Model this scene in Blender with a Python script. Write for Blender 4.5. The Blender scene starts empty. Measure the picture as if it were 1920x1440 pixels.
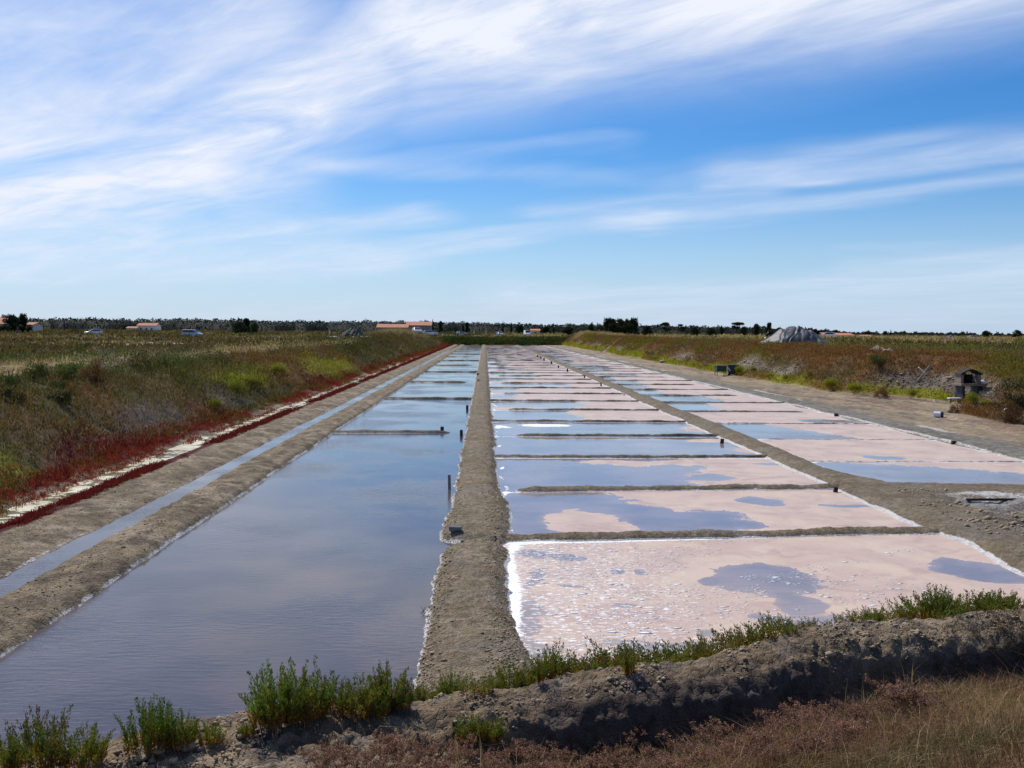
import bpy, math, random
import numpy as np
from mathutils import Matrix, Vector, Euler

random.seed(7)
RNG = np.random.default_rng(11)
SC = bpy.context.scene
COL = SC.collection
R = math.radians

# ------------------------------------------------------------------ camera
EYE = np.array([0.0, 0.0, 3.8])
FPX = 1850.0                       # focal length in pixels of the 1920 px wide photograph
ROT = Matrix.Rotation(R(-1.6), 3, 'Z') @ Matrix.Rotation(R(90 - 3.03), 3, 'X') @ Matrix.Rotation(R(0.40), 3, 'Z')
cd = bpy.data.cameras.new('camera')
cam = bpy.data.objects.new('camera', cd)
COL.objects.link(cam)
cam.matrix_world = Matrix.Translation(Vector(EYE)) @ ROT.to_4x4()
cd.sensor_width = 36.0
cd.lens = 36.0 * FPX / 1920.0
cd.clip_start = 0.05
cd.clip_end = 6000.0
SC.camera = cam
SC.view_settings.view_transform = 'Standard'
SC.view_settings.look = 'None'
SC.view_settings.gamma = 1.0
SC.view_settings.use_curve_mapping = False
SC.view_settings.exposure = 0.0
SC.render.engine = 'CYCLES'
SC.cycles.max_bounces = 6
SC.cycles.diffuse_bounces = 2
SC.cycles.transparent_max_bounces = 4

def ray(px, py):
    v = ROT @ Vector(((px - 960) / FPX, -(py - 720) / FPX, -1.0))
    return np.array(v)

def on(px, py, z=0.0):
    "point of the level z seen at the pixel (1920 x 1440)"
    d = ray(px, py)
    t = (z - EYE[2]) / d[2]
    return EYE + d * t

def far(px, py, Y):
    "point seen at the pixel at the distance Y along the salt pans"
    d = ray(px, py)
    return EYE + d * (Y / d[1])

# ------------------------------------------------------------------ sun and sky
SUN_AZ, SUN_EL = -34.0, 50.0
sdir = Vector((math.sin(R(SUN_AZ)) * math.cos(R(SUN_EL)), math.cos(R(SUN_AZ)) * math.cos(R(SUN_EL)), math.sin(R(SUN_EL))))
sl = bpy.data.lights.new('sun', 'SUN')
sl.energy = 4.5
sl.angle = R(0.55)
sl.color = (1.0, 0.95, 0.88)
so = bpy.data.objects.new('sun', sl)
COL.objects.link(so)
so.rotation_euler = sdir.to_track_quat('Z', 'Y').to_euler()

W = bpy.data.worlds.new('World')
SC.world = W
W.use_nodes = True
wt = W.node_tree
wt.nodes.clear()

class NT:
    "small helper to write node trees as expressions"
    def __init__(s, t): s.t = t
    def n(s, kind, **kw):
        nd = s.t.nodes.new(kind)
        for k, v in kw.items(): setattr(nd, k, v)
        return nd
    def link(s, a, b): s.t.links.new(a, b)
    def put(s, sock, v):
        if hasattr(v, 'node'): s.t.links.new(v, sock)
        else: sock.default_value = v
    def m(s, op, a, b=None, c=None, clamp=False):
        nd = s.n('ShaderNodeMath', operation=op, use_clamp=clamp)
        s.put(nd.inputs[0], a)
        if b is not None: s.put(nd.inputs[1], b)
        if c is not None: s.put(nd.inputs[2], c)
        return nd.outputs[0]
    def v(s, op, a, b=None, out=0):
        nd = s.n('ShaderNodeVectorMath', operation=op)
        s.put(nd.inputs[0], a)
        if b is not None: s.put(nd.inputs[1], b)
        return nd.outputs[out]
    def xyz(s, x, y, z=0.0):
        nd = s.n('ShaderNodeCombineXYZ')
        for i, q in enumerate((x, y, z)): s.put(nd.inputs[i], q)
        return nd.outputs[0]
    def sep(s, a):
        nd = s.n('ShaderNodeSeparateXYZ'); s.put(nd.inputs[0], a)
        return nd.outputs
    def noise(s, vec, scale, detail=4, rough=0.5, dist=0.0, color=False):
        nd = s.n('ShaderNodeTexNoise')
        s.put(nd.inputs['Vector'], vec)
        nd.inputs['Scale'].default_value = scale
        nd.inputs['Detail'].default_value = detail
        nd.inputs['Roughness'].default_value = rough
        nd.inputs['Distortion'].default_value = dist
        return nd.outputs['Color' if color else 'Fac']
    def step(s, a, lo, hi, to0=0.0, to1=1.0, smooth=True):
        nd = s.n('ShaderNodeMapRange', interpolation_type='SMOOTHSTEP' if smooth else 'LINEAR')
        s.put(nd.inputs[0], a); s.put(nd.inputs[1], lo); s.put(nd.inputs[2], hi)
        nd.inputs[3].default_value = to0; nd.inputs[4].default_value = to1
        return nd.outputs[0]
    def mix(s, f, a, b, blend='MIX'):
        nd = s.n('ShaderNodeMix', data_type='RGBA', blend_type=blend)
        s.put(nd.inputs[0], f)
        for sock, v in ((nd.inputs[6], a), (nd.inputs[7], b)):
            if isinstance(v, tuple) and len(v) == 3: v = (*v, 1.0)
            s.put(sock, v)
        return nd.outputs[2]
    def attr(s, name, out='Fac'):
        nd = s.n('ShaderNodeAttribute'); nd.attribute_name = name
        return nd.outputs[out]

g = NT(wt)
sky = g.n('ShaderNodeTexSky')
sky.sky_type = 'NISHITA'
sky.sun_disc = False
sky.sun_elevation = R(SUN_EL)
sky.sun_rotation = R(SUN_AZ)
sky.altitude = 0.0
sky.air_density = 1.0
sky.dust_density = 0.4
sky.ozone_density = 3.0
tc = g.n('ShaderNodeTexCoord').outputs['Generated']
dx, dy, dz = g.sep(tc)
az = g.m('MULTIPLY', g.m('ARCTAN2', dx, dy), 180 / math.pi)
el = g.m('MULTIPLY', g.m('ARCSINE', dz), 180 / math.pi)
# cloud layer coordinates: the plane high above
inv = g.m('DIVIDE', 1.0, g.m('ADD', g.m('MAXIMUM', dz, 0.0), 0.10))
cu = g.m('MULTIPLY', dx, inv); cv = g.m('MULTIPLY', dy, inv)
ca, sa = math.cos(R(140)), math.sin(R(140))
ru = g.m('ADD', g.m('MULTIPLY', cu, ca), g.m('MULTIPLY', cv, sa))
rv = g.m('SUBTRACT', g.m('MULTIPLY', cv, ca), g.m('MULTIPLY', cu, sa))
plane = g.xyz(g.m('MULTIPLY', ru, 0.50), g.m('MULTIPLY', rv, 1.0))
warp = g.noise(plane, 1.1, 3, 0.55, 0.0, True)
wx, wy, wz = g.sep(warp)
azw = g.m('ADD', az, g.m('MULTIPLY', g.m('SUBTRACT', wx, 0.5), 9.0))
elw = g.m('ADD', el, g.m('MULTIPLY', g.m('SUBTRACT', wy, 0.5), 3.6))
wisp = g.noise(plane, 2.4, 9, 0.58, 0.9)
fine = g.noise(g.xyz(g.m('MULTIPLY', ru, 1.3), g.m('MULTIPLY', rv, 4.5)), 2.2, 9, 0.66, 0.8)
tex = g.m('ADD', g.m('MULTIPLY', wisp, 0.74), g.m('MULTIPLY', fine, 0.26))

def azel(px, py):
    d = ray(px, py); d = d / np.linalg.norm(d)
    return math.degrees(math.atan2(d[0], d[1])), math.degrees(math.asin(d[2]))

def capsule(p, q, w, amt, s=0.25):
    (ax, ay), (bx, by) = azel(*p), azel(*q)
    ex, ey = bx - ax, by - ay
    L = ex * ex + ey * ey
    rx = g.m('SUBTRACT', azw, ax); ry = g.m('SUBTRACT', elw, ay)
    t = g.m('DIVIDE', g.m('ADD', g.m('MULTIPLY', rx, ex), g.m('MULTIPLY', ry, ey)), L, clamp=True)
    qx = g.m('SUBTRACT', rx, g.m('MULTIPLY', t, ex)); qy = g.m('SUBTRACT', ry, g.m('MULTIPLY', t, ey))
    qx = g.m('MULTIPLY', qx, s)                    # softer ends along the streak
    d = g.m('SQRT', g.m('ADD', g.m('MULTIPLY', qx, qx), g.m('MULTIPLY', qy, qy)))
    return g.step(d, w, 0.0, 0.0, amt)

mask = None
for p, q, w, amt, s in (
        ((2500, -330), (800, 60), 7.4, 1.15, 0.8), ((980, -10), (480, 200), 4.6, 1.0, 0.8),
        ((700, 120), (250, 330), 5.6, 1.0, 0.8), ((450, 40), (-200, 330), 8.0, 0.78, 0.8),
        ((380, 320), (-500, 430), 4.8, 1.0, 0.5), ((-500, 120), (200, 40), 6.0, 0.72, 0.8),
        ((620, 310), (1080, 325), 0.9, 0.28, 0.25), ((640, 300), (1130, 275), 0.6, 0.22, 0.25),
        ((700, 480), (1200, 412), 1.0, 0.50, 0.3), ((1150, 418), (1950, 325), 1.0, 0.46, 0.3),
        ((1000, 395), (1450, 352), 0.9, 0.34, 0.3), ((1340, 335), (1580, 315), 0.6, 0.30, 0.3),
        ((1380, 300), (2200, 225), 1.3, 0.44, 0.3), ((1250, 330), (1950, 270), 1.6, 0.20, 0.3),
        ((250, 450), (780, 408), 1.0, 0.5, 0.3), ((-200, 500), (620, 485), 2.2, 0.55, 0.3),
        ((1000, 548), (2300, 515), 1.4, 0.46, 0.3), ((1600, 500), (2200, 492), 0.9, 0.34, 0.3),
        ((-300, 590), (2300, 590), 2.0, 0.34, 0.3), ((2300, 60), (1700, -40), 3.6, 0.35, 0.6)):
    c = capsule(p, q, w, amt, s)
    mask = c if mask is None else g.m('MAXIMUM', mask, c) if w > 3 else g.m('ADD', mask, g.m('MULTIPLY', c, g.m('SUBTRACT', 1.0, g.m('MINIMUM', mask, 1.0))))
# the same thin cirrus goes on over the rest of the sky
rest = g.m('MULTIPLY', g.step(g.noise(plane, 0.8, 5, 0.55), 0.42, 0.72), g.m('MAXIMUM', g.step(el, 19.0, 34.0), g.step(g.m('ABSOLUTE', az), 30.0, 45.0)))
mask = g.m('MAXIMUM', mask, g.m('MULTIPLY', rest, 0.7))
texn = g.step(tex, 0.30, 0.68, 0.0, 1.0, False)
cl = g.m('MULTIPLY', mask, g.m('ADD', 0.44, g.m('MULTIPLY', texn, 0.80)))
cl = g.m('MULTIPLY', cl, 1.0, clamp=True)
hs = g.n('ShaderNodeHueSaturation')
hs.inputs['Saturation'].default_value = 1.38
hs.inputs['Value'].default_value = 0.95
g.link(sky.outputs[0], hs.inputs['Color'])
skyc = g.mix(1.0, hs.outputs[0], (0.70, 0.93, 1.18), 'MULTIPLY')
cloudc = g.mix(cl, (6.0, 7.2, 9.4), (8.6, 9.0, 10.0))
hz = g.m('MULTIPLY', g.step(el, 10.0, -1.0), 0.70)
skyc = g.mix(hz, skyc, (5.5, 6.9, 9.3))
outc = g.mix(cl, skyc, cloudc)
bg = g.n('ShaderNodeBackground')
bg.inputs['Strength'].default_value = 0.10
g.link(outc, bg.inputs['Color'])
wo = g.n('ShaderNodeOutputWorld')
g.link(bg.outputs[0], wo.inputs['Surface'])
W.cycles.sampling_method = 'MANUAL'
W.cycles.sample_map_resolution = 512

# ------------------------------------------------------------------ numpy noise
def _h(ix, iy, seed):
    n = (ix.astype(np.int64) * 374761393 + iy.astype(np.int64) * 668265263 + seed * 1274126177) & 0xffffffff
    n = ((n ^ (n >> 13)) * 1274126177) & 0xffffffff
    n = n ^ (n >> 16)
    return (n & 0xffffff) / float(0xffffff)

def vn(x, y, seed=0):
    x = np.asarray(x, float); y = np.asarray(y, float)
    x, y = np.broadcast_arrays(x, y)
    ix = np.floor(x); iy = np.floor(y)
    fx = x - ix; fy = y - iy
    fx = fx * fx * (3 - 2 * fx); fy = fy * fy * (3 - 2 * fy)
    a = _h(ix, iy, seed); b = _h(ix + 1, iy, seed); c = _h(ix, iy + 1, seed); d = _h(ix + 1, iy + 1, seed)
    return (a * (1 - fx) + b * fx) * (1 - fy) + (c * (1 - fx) + d * fx) * fy

def fbm(x, y, seed=0, oct=4, gain=0.5):
    "about -1..1"
    s = 0; a = 1; t = 0
    x = np.asarray(x, float); y = np.asarray(y, float)
    for o in range(oct):
        s = s + a * (vn(x, y, seed + o * 17) * 2 - 1); t += a
        x = x * 2.03 + 11.3; y = y * 2.03 + 5.7; a *= gain
    return s / t * 1.4

def worley(x, y, seed=0):
    x = np.asarray(x, float); y = np.asarray(y, float)
    ix = np.floor(x); iy = np.floor(y)
    f1 = np.full(x.shape, 9.0); f2 = np.full(x.shape, 9.0); idv = np.zeros(x.shape)
    for i in (-1, 0, 1):
        for j in (-1, 0, 1):
            cx = ix + i; cy = iy + j
            px = cx + _h(cx, cy, seed); py = cy + _h(cx, cy, seed + 5)
            d = np.sqrt((px - x) ** 2 + (py - y) ** 2)
            m = d < f1
            f2 = np.where(m, f1, np.minimum(f2, d))
            idv = np.where(m, _h(cx, cy, seed + 9), idv)
            f1 = np.where(m, d, f1)
    return f1, f2, idv

def sst(a, b, x):
    t = np.clip((np.asarray(x, float) - a) / (b - a), 0, 1)
    return t * t * (3 - 2 * t)

def C(*a): return np.array(a, float)

# ------------------------------------------------------------------ mesh helpers
def mesh_raw(name, verts, faces, mats, attrs=None, smooth=False, matidx=None):
    verts = np.asarray(verts, np.float32).reshape(-1, 3); faces = np.asarray(faces, np.int32)
    me = bpy.data.meshes.new(name)
    k = faces.shape[1]; nf = len(faces)
    me.vertices.add(len(verts)); me.vertices.foreach_set('co', verts.ravel())
    me.loops.add(nf * k); me.loops.foreach_set('vertex_index', faces.ravel())
    me.polygons.add(nf)
    me.polygons.foreach_set('loop_start', np.arange(0, nf * k, k, dtype=np.int32))
    if smooth: me.polygons.foreach_set('use_smooth', np.ones(nf, bool))
    if matidx is not None: me.polygons.foreach_set('material_index', np.asarray(matidx, np.int32))
    me.update(calc_edges=True)
    for m in (mats if isinstance(mats, (list, tuple)) else [mats]):
        if m is not None: me.materials.append(m)
    for an, av in (attrs or {}).items():
        av = np.asarray(av, np.float32)
        if av.ndim == 1:
            a = me.attributes.new(an, 'FLOAT', 'POINT'); a.data.foreach_set('value', av)
        else:
            a = me.attributes.new(an, 'FLOAT_COLOR', 'POINT')
            if av.shape[1] == 3: av = np.concatenate([av, np.ones((len(av), 1), np.float32)], 1)
            a.data.foreach_set('color', av.ravel())
    return me

def link(name, me, parent=None, **props):
    o = bpy.data.objects.new(name, me)
    COL.objects.link(o)
    if parent is not None: o.parent = parent
    for k, v in props.items(): o[k] = v
    return o

def grid(name, X, Y, Z, mat, attrs=None, smooth=True):
    nr, nc = X.shape
    v = np.stack([X, Y, Z], -1).reshape(-1, 3)
    i = np.arange(nr * nc).reshape(nr, nc)
    f = np.stack([i[:-1, :-1], i[:-1, 1:], i[1:, 1:], i[1:, :-1]], -1).reshape(-1, 4)
    return mesh_raw(name, v, f, mat, {k: a.reshape(nr * nc, -1) if a.ndim == 3 else a.ravel() for k, a in (attrs or {}).items()}, smooth)

def thing(name, loc, label, cat, group=None, rz=0.0):
    o = bpy.data.objects.new(name, None)
    COL.objects.link(o)
    o.location = loc; o.rotation_euler = (0, 0, rz); o.empty_display_size = 0.3
    o['label'] = label; o['category'] = cat
    if group: o['group'] = group
    return o

def tag(o, label, cat, group=None):
    o['label'] = label; o['category'] = cat
    if group: o['group'] = group
    return o

class MB:
    "collects boxes, tubes and polygons into one mesh"
    def __init__(s): s.v = []; s.f = []
    def add(s, vs, fs):
        n = len(s.v); s.v += [tuple(q) for q in vs]; s.f += [tuple(i + n for i in q) for q in fs]
        return s
    def box(s, c, d, rot=None):
        hx, hy, hz = d[0] / 2, d[1] / 2, d[2] / 2
        vs = [Vector((x * hx, y * hy, z * hz)) for x in (-1, 1) for y in (-1, 1) for z in (-1, 1)]
        if rot is not None: vs = [rot @ q for q in vs]
        vs = [q + Vector(c) for q in vs]
        return s.add(vs, [(0, 1, 3, 2), (4, 6, 7, 5), (0, 4, 5, 1), (2, 3, 7, 6), (0, 2, 6, 4), (1, 5, 7, 3)])
    def tube(s, a, b, r0, r1=None, n=10, caps=True):
        a = Vector(a); b = Vector(b); r1 = r0 if r1 is None else r1
        d = (b - a).normalized(); u = d.orthogonal().normalized(); w = d.cross(u)
        vs = []
        for p, r in ((a, r0), (b, r1)):
            for k in range(n):
                t = 2 * math.pi * k / n
                vs.append(p + u * (r * math.cos(t)) + w * (r * math.sin(t)))
        fs = [(k, (k + 1) % n, n + (k + 1) % n, n + k) for k in range(n)]
        if caps: fs += [tuple(range(n))[::-1], tuple(range(n, 2 * n))]
        return s.add(vs, fs)
    def build(s, name, mat, parent=None, smooth=False, bevel=0.0, **props):
        me = bpy.data.meshes.new(name)
        me.from_pydata(s.v, [], s.f); me.update()
        if mat is not None: me.materials.append(mat)
        if smooth:
            for p in me.polygons: p.use_smooth = True
        o = link(name, me, parent, **props)
        if bevel:
            m = o.modifiers.new('bevel', 'BEVEL'); m.width = bevel; m.segments = 2
        return o

# ------------------------------------------------------------------ materials
def new_mat(name):
    m = bpy.data.materials.new(name); m.use_nodes = True
    m.node_tree.nodes.clear()
    return m, NT(m.node_tree)

def out_surface(n, sh):
    o = n.n('ShaderNodeOutputMaterial'); n.link(sh, o.inputs['Surface'])

def principled(n, color, rough=0.8, spec=0.3, normal=None, metal=0.0):
    p = n.n('ShaderNodeBsdfPrincipled')
    if isinstance(color, tuple) and len(color) == 3: color = (*color, 1.0)
    n.put(p.inputs['Base Color'], color)
    n.put(p.inputs['Roughness'], rough)
    n.put(p.inputs['Specular IOR Level'], spec)
    n.put(p.inputs['Metallic'], metal)
    if normal is not None: n.link(normal, p.inputs['Normal'])
    return p.outputs[0]

def bump(n, h, dist, strength=1.0):
    b = n.n('ShaderNodeBump')
    b.inputs['Strength'].default_value = strength
    b.inputs['Distance'].default_value = dist
    n.link(h, b.inputs['Height'])
    return b.outputs[0]

def simple(name, color, rough=0.7, spec=0.3, var=0.25, scale=6.0, metal=0.0):
    m, n = new_mat(name)
    co = n.n('ShaderNodeTexCoord').outputs['Object']
    f = n.noise(co, scale, 5, 0.6)
    c = n.mix(n.step(f, 0.3, 0.7), tuple(c * (1 - var) for c in color), tuple(min(1, c * (1 + var)) for c in color))
    out_surface(n, principled(n, c, rough, spec, bump(n, f, 0.01, 0.4), metal))
    return m

def world_pos(n): return n.n('ShaderNodeNewGeometry').outputs['Position']

def mat_mud():
    m, n = new_mat('mud')
    P = world_pos(n)
    a = n.noise(P, 1.3, 4, 0.6); b = n.noise(P, 9.0, 6, 0.65); c = n.noise(P, 60.0, 4, 0.6)
    col = n.mix(n.step(a, 0.35, 0.65), (0.235, 0.180, 0.108), (0.330, 0.262, 0.172))
    col = n.mix(n.step(b, 0.35, 0.68), n.mix(1.0, col, (0.62, 0.60, 0.58), 'MULTIPLY'), col)
    col = n.mix(n.m('MULTIPLY', n.step(n.noise(P, 2.3, 6, 0.7), 0.48, 0.66), 0.75), col, (0.20, 0.155, 0.085))
    col = n.mix(n.m('MULTIPLY', n.step(n.noise(P, 0.7, 5, 0.65), 0.50, 0.62), 0.45), col, (0.215, 0.195, 0.160))
    salt = n.attr('salt')
    sf = n.step(n.m('ADD', salt, n.m('MULTIPLY', n.m('SUBTRACT', n.noise(P, 14.0, 6, 0.7), 0.5), 1.1)), 0.38, 0.72)
    col = n.mix(sf, col, n.mix(n.step(c, 0.3, 0.7), (0.62, 0.59, 0.55), (0.86, 0.85, 0.83)))
    damp = n.attr('damp')
    col = n.mix(damp, col, n.mix(1.0, col, (0.42, 0.40, 0.38), 'MULTIPLY'))
    vo = n.n('ShaderNodeTexVoronoi', feature='DISTANCE_TO_EDGE'); n.link(P, vo.inputs['Vector'])
    vo.inputs['Scale'].default_value = 15.0
    ck = n.step(vo.outputs['Distance'], 0.0, 0.16)
    col = n.mix(n.m('MULTIPLY', n.step(b, 0.62, 0.40), 0.45), col, n.mix(1.0, col, (0.55, 0.52, 0.50), 'MULTIPLY'))
    nrm = bump(n, n.m('ADD', n.m('ADD', n.m('MULTIPLY', b, 0.9), n.m('MULTIPLY', c, 0.35)), n.m('MULTIPLY', ck, 0.25)), 0.045, 1.0)
    out_surface(n, principled(n, col, n.mix(damp, (0.9, 0.9, 0.9), (0.55, 0.55, 0.55)), 0.25, nrm))
    return m

def mat_ground():
    m, n = new_mat('ground')
    P = world_pos(n)
    b = n.noise(P, 4.0, 6, 0.7); c = n.noise(P, 26.0, 4, 0.65)
    col = n.attr('col', 'Color')
    col = n.mix(1.0, col, n.mix(n.step(b, 0.32, 0.68), (0.62, 0.60, 0.60), (1.30, 1.28, 1.25)), 'MULTIPLY')
    salt = n.attr('salt')
    sf = n.step(n.m('ADD', salt, n.m('MULTIPLY', n.m('SUBTRACT', n.noise(P, 9.0, 6, 0.7), 0.5), 1.1)), 0.38, 0.75)
    col = n.mix(sf, col, (0.70, 0.67, 0.62))
    vo = n.n('ShaderNodeTexVoronoi', feature='DISTANCE_TO_EDGE'); n.link(P, vo.inputs['Vector'])
    vo.inputs['Scale'].default_value = 13.0; vo.inputs['Randomness'].default_value = 1.0
    ck = n.step(vo.outputs['Distance'], 0.0, 0.14)
    f12 = n.noise(P, 11.0, 6, 0.72)
    col = n.mix(n.m('MULTIPLY', n.step(f12, 0.58, 0.36), 0.55), col, n.mix(1.0, col, (0.50, 0.47, 0.45), 'MULTIPLY'))
    nrm = bump(n, n.m('ADD', n.m('ADD', n.m('MULTIPLY', f12, 1.0), n.m('MULTIPLY', c, 0.35)), n.m('MULTIPLY', ck, 0.18)), 0.055, 1.0)
    out_surface(n, principled(n, col, 0.92, 0.15, nrm))
    return m

def mat_leaf(name='leaf', trans=0.35, sheen=0.12):
    m, n = new_mat(name)
    col = n.attr('col', 'Color')
    oi = n.n('ShaderNodeObjectInfo').outputs['Random']
    col = n.mix(1.0, col, n.mix(oi, (0.85, 0.86, 0.82), (1.15, 1.12, 1.1)), 'MULTIPLY')
    d = principled(n, col, 0.65, sheen)
    t = n.n('ShaderNodeBsdfTranslucent')
    n.link(n.mix(1.0, col, (1.3, 1.35, 0.8), 'MULTIPLY'), t.inputs['Color'])
    mx = n.n('ShaderNodeMixShader'); mx.inputs[0].default_value = trans
    n.link(d, mx.inputs[1]); n.link(t.outputs[0], mx.inputs[2])
    out_surface(n, mx.outputs[0])
    return m

def mat_pan(name, body_a, body_b, crust_a, crust_b, ripple=0.012, ripscale=7.0, rough=0.04, white=0.0, gloss=1.0):
    "shallow brine over mud; where the attribute crust is positive the salt mud lies bare"
    m, n = new_mat(name)
    P = world_pos(n)
    px, py, pz = n.sep(P)
    crust = n.attr('crust')
    n1 = n.noise(P, 1.7, 8, 0.66, 0.9); n2 = n.noise(P, 11.0, 5, 0.65)
    edge = n.m('ADD', crust, n.m('ADD', n.m('MULTIPLY', n.m('SUBTRACT', n1, 0.5), 0.95), n.m('MULTIPLY', n.m('SUBTRACT', n2, 0.5), 0.30)))
    cf = n.step(edge, -0.020, 0.030)
    rim = n.m('MULTIPLY', n.step(edge, -0.40, 0.0), 0.62)          # very thin water next to the crust
    body = n.mix(n.step(n.noise(P, 0.55, 4, 0.55), 0.35, 0.65), body_a, body_b)
    body = n.mix(rim, body, n.mix(0.45, body_a, crust_a))
    strx = n.xyz(n.m('MULTIPLY', px, 0.45), n.m('MULTIPLY', py, 1.6), 0.0)
    rip = n.noise(strx, ripscale, 4, 0.6, 0.3)
    gust = n.step(n.noise(P, 0.30, 3, 0.55), 0.40, 0.66)
    nb = n.n('ShaderNodeBump'); nb.inputs['Strength'].default_value = 1.0
    n.put(nb.inputs['Distance'], n.m('MULTIPLY', n.m('ADD', 0.25, gust), ripple)); n.link(rip, nb.inputs['Height'])
    dif = n.n('ShaderNodeBsdfDiffuse'); n.link(body, dif.inputs['Color'])
    gl = n.n('ShaderNodeBsdfGlossy'); gl.inputs['Roughness'].default_value = rough
    gl.inputs['Color'].default_value = (gloss, gloss, gloss, 1)
    n.link(nb.outputs[0], gl.inputs['Normal'])
    fr = n.n('ShaderNodeFresnel'); fr.inputs['IOR'].default_value = 1.36
    n.link(nb.outputs[0], fr.inputs['Normal'])
    wmix = n.n('ShaderNodeMixShader')
    n.link(fr.outputs[0], wmix.inputs[0]); n.link(dif.outputs[0], wmix.inputs[1]); n.link(gl.outputs[0], wmix.inputs[2])
    # crust
    fl = n.noise(n.xyz(n.m('MULTIPLY', px, 1.0), n.m('MULTIPLY', py, 1.5), 0.0), 9.0, 6, 0.72, 0.4)
    cc = n.mix(n.step(n.noise(P, 0.8, 5, 0.6, 0.4), 0.32, 0.68), crust_a, crust_b)
    cc = n.mix(n.m('MULTIPLY', n.step(n2, 0.35, 0.7), 0.25), cc, n.mix(1.0, cc, (0.80, 0.76, 0.78), 'MULTIPLY'))
    cc = n.mix(n.m('MULTIPLY', n.step(n.noise(P, 1.1, 6, 0.68, 1.2), 0.50, 0.66), 0.70), cc, n.mix(1.0, cc, (0.74, 0.66, 0.70), 'MULTIPLY'))
    wat = n.attr('salt')
    wf = n.step(n.m('ADD', n.m('ADD', wat, white), n.m('MULTIPLY', n.m('SUBTRACT', fl, 0.5), 1.3)), 0.48, 0.62)
    cc = n.mix(wf, cc, (0.88, 0.87, 0.86))
    cn = bump(n, n.m('ADD', n.m('MULTIPLY', fl, 0.6), n.m('MULTIPLY', n.noise(P, 45.0, 3, 0.6), 0.3)), 0.012, 0.6)
    cs = principled(n, cc, 0.42, 0.35, cn)
    fin = n.n('ShaderNodeMixShader')
    n.link(n.m('MAXIMUM', cf, wf), fin.inputs[0]); n.link(wmix.outputs[0], fin.inputs[1]); n.link(cs, fin.inputs[2])
    out_surface(n, fin.outputs[0])
    return m

M = {}
M['mud'] = mat_mud()
M['ground'] = mat_ground()
M['leaf'] = mat_leaf('leaf', 0.35)
M['dry'] = mat_leaf('dry_grass', 0.25)
M['tree_leaf'] = mat_leaf('tree_leaf', 0.12, 0.03)
M['pan'] = mat_pan('brine_pan', (0.215, 0.180, 0.178), (0.300, 0.240, 0.225), (0.520, 0.370, 0.290), (0.620, 0.470, 0.345), 0.004, 6.0, 0.03)
M['deep'] = mat_pan('deep_brine', (0.072, 0.060, 0.060), (0.110, 0.088, 0.080), (0.45, 0.38, 0.33), (0.5, 0.42, 0.36), 0.006, 8.0, 0.05)
M['channel'] = mat_pan('channel_brine', (0.08, 0.075, 0.075), (0.10, 0.09, 0.09), (0.4, 0.35, 0.3), (0.45, 0.38, 0.3), 0.006, 9.0, 0.05)
M['algae'] = mat_pan('algae_puddle', (0.16, 0.13, 0.07), (0.20, 0.16, 0.08), (0.40, 0.36, 0.20), (0.66, 0.62, 0.42), 0.010, 9.0, 0.10, 0.02)
M['bark'] = simple('bark', (0.075, 0.06, 0.05), 0.9, 0.1)
M['clod'] = simple('dry_clod', (0.30, 0.235, 0.155), 0.95, 0.1, 0.3, 14.0)
M['salt'] = simple('salt', (0.88, 0.87, 0.86), 0.5, 0.4, 0.08, 20.0)
M['black'] = simple('black_plastic', (0.018, 0.018, 0.02), 0.35, 0.5, 0.3, 8.0)
M['pipe'] = simple('grey_pipe', (0.16, 0.16, 0.17), 0.4, 0.45, 0.2, 10.0)
M['bluepipe'] = simple('blue_grey_pipe', (0.16, 0.22, 0.26), 0.4, 0.4, 0.15, 10.0)
M['wood_dark'] = simple('dark_wood', (0.045, 0.038, 0.032), 0.85, 0.15, 0.35, 18.0)
M['wood_grey'] = simple('weathered_wood', (0.24, 0.21, 0.18), 0.85, 0.15, 0.3, 18.0)
M['white'] = simple('white_plastic', (0.80, 0.80, 0.79), 0.4, 0.4, 0.05, 5.0)
M['cream'] = simple('cream_render', (0.62, 0.55, 0.46), 0.85, 0.15, 0.1, 2.0)
M['greywall'] = simple('grey_render', (0.26, 0.24, 0.23), 0.9, 0.1, 0.12, 2.0)
M['whitewall'] = simple('white_render', (0.74, 0.73, 0.72), 0.85, 0.1, 0.06, 2.0)
M['glass'] = simple('dark_glass', (0.02, 0.025, 0.03), 0.08, 0.6, 0.1, 2.0)
M['carwhite'] = simple('white_paint', (0.78, 0.79, 0.80), 0.25, 0.5, 0.02, 2.0)
M['carsilver'] = simple('silver_paint', (0.42, 0.44, 0.47), 0.28, 0.5, 0.03, 2.0, 0.3)
M['tyre'] = simple('tyre_rubber', (0.02, 0.02, 0.02), 0.8, 0.2)
M['rim'] = simple('wheel_metal', (0.35, 0.35, 0.36), 0.35, 0.5, 0.1, 4.0, 0.6)
M['lamp'] = simple('lamp_glass', (0.7, 0.7, 0.72), 0.1, 0.6, 0.05)
M['skin'] = simple('skin', (0.42, 0.26, 0.19), 0.6, 0.3, 0.05)
M['hair'] = simple('hair', (0.04, 0.03, 0.02), 0.7, 0.2)
M['darkcloth'] = simple('dark_cloth', (0.03, 0.035, 0.045), 0.85, 0.1)
M['whitecloth'] = simple('white_cloth', (0.72, 0.72, 0.72), 0.85, 0.1, 0.05)
M['sack'] = simple('white_sack', (0.72, 0.73, 0.60), 0.8, 0.15, 0.15, 5.0)
M['greenbox'] = simple('green_plastic', (0.035, 0.075, 0.055), 0.55, 0.3, 0.3, 4.0)
M['greybox'] = simple('grey_plastic', (0.045, 0.048, 0.055), 0.5, 0.3, 0.25, 4.0)
M['concrete'] = simple('concrete', (0.27, 0.21, 0.165), 0.9, 0.1, 0.2, 8.0)
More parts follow.
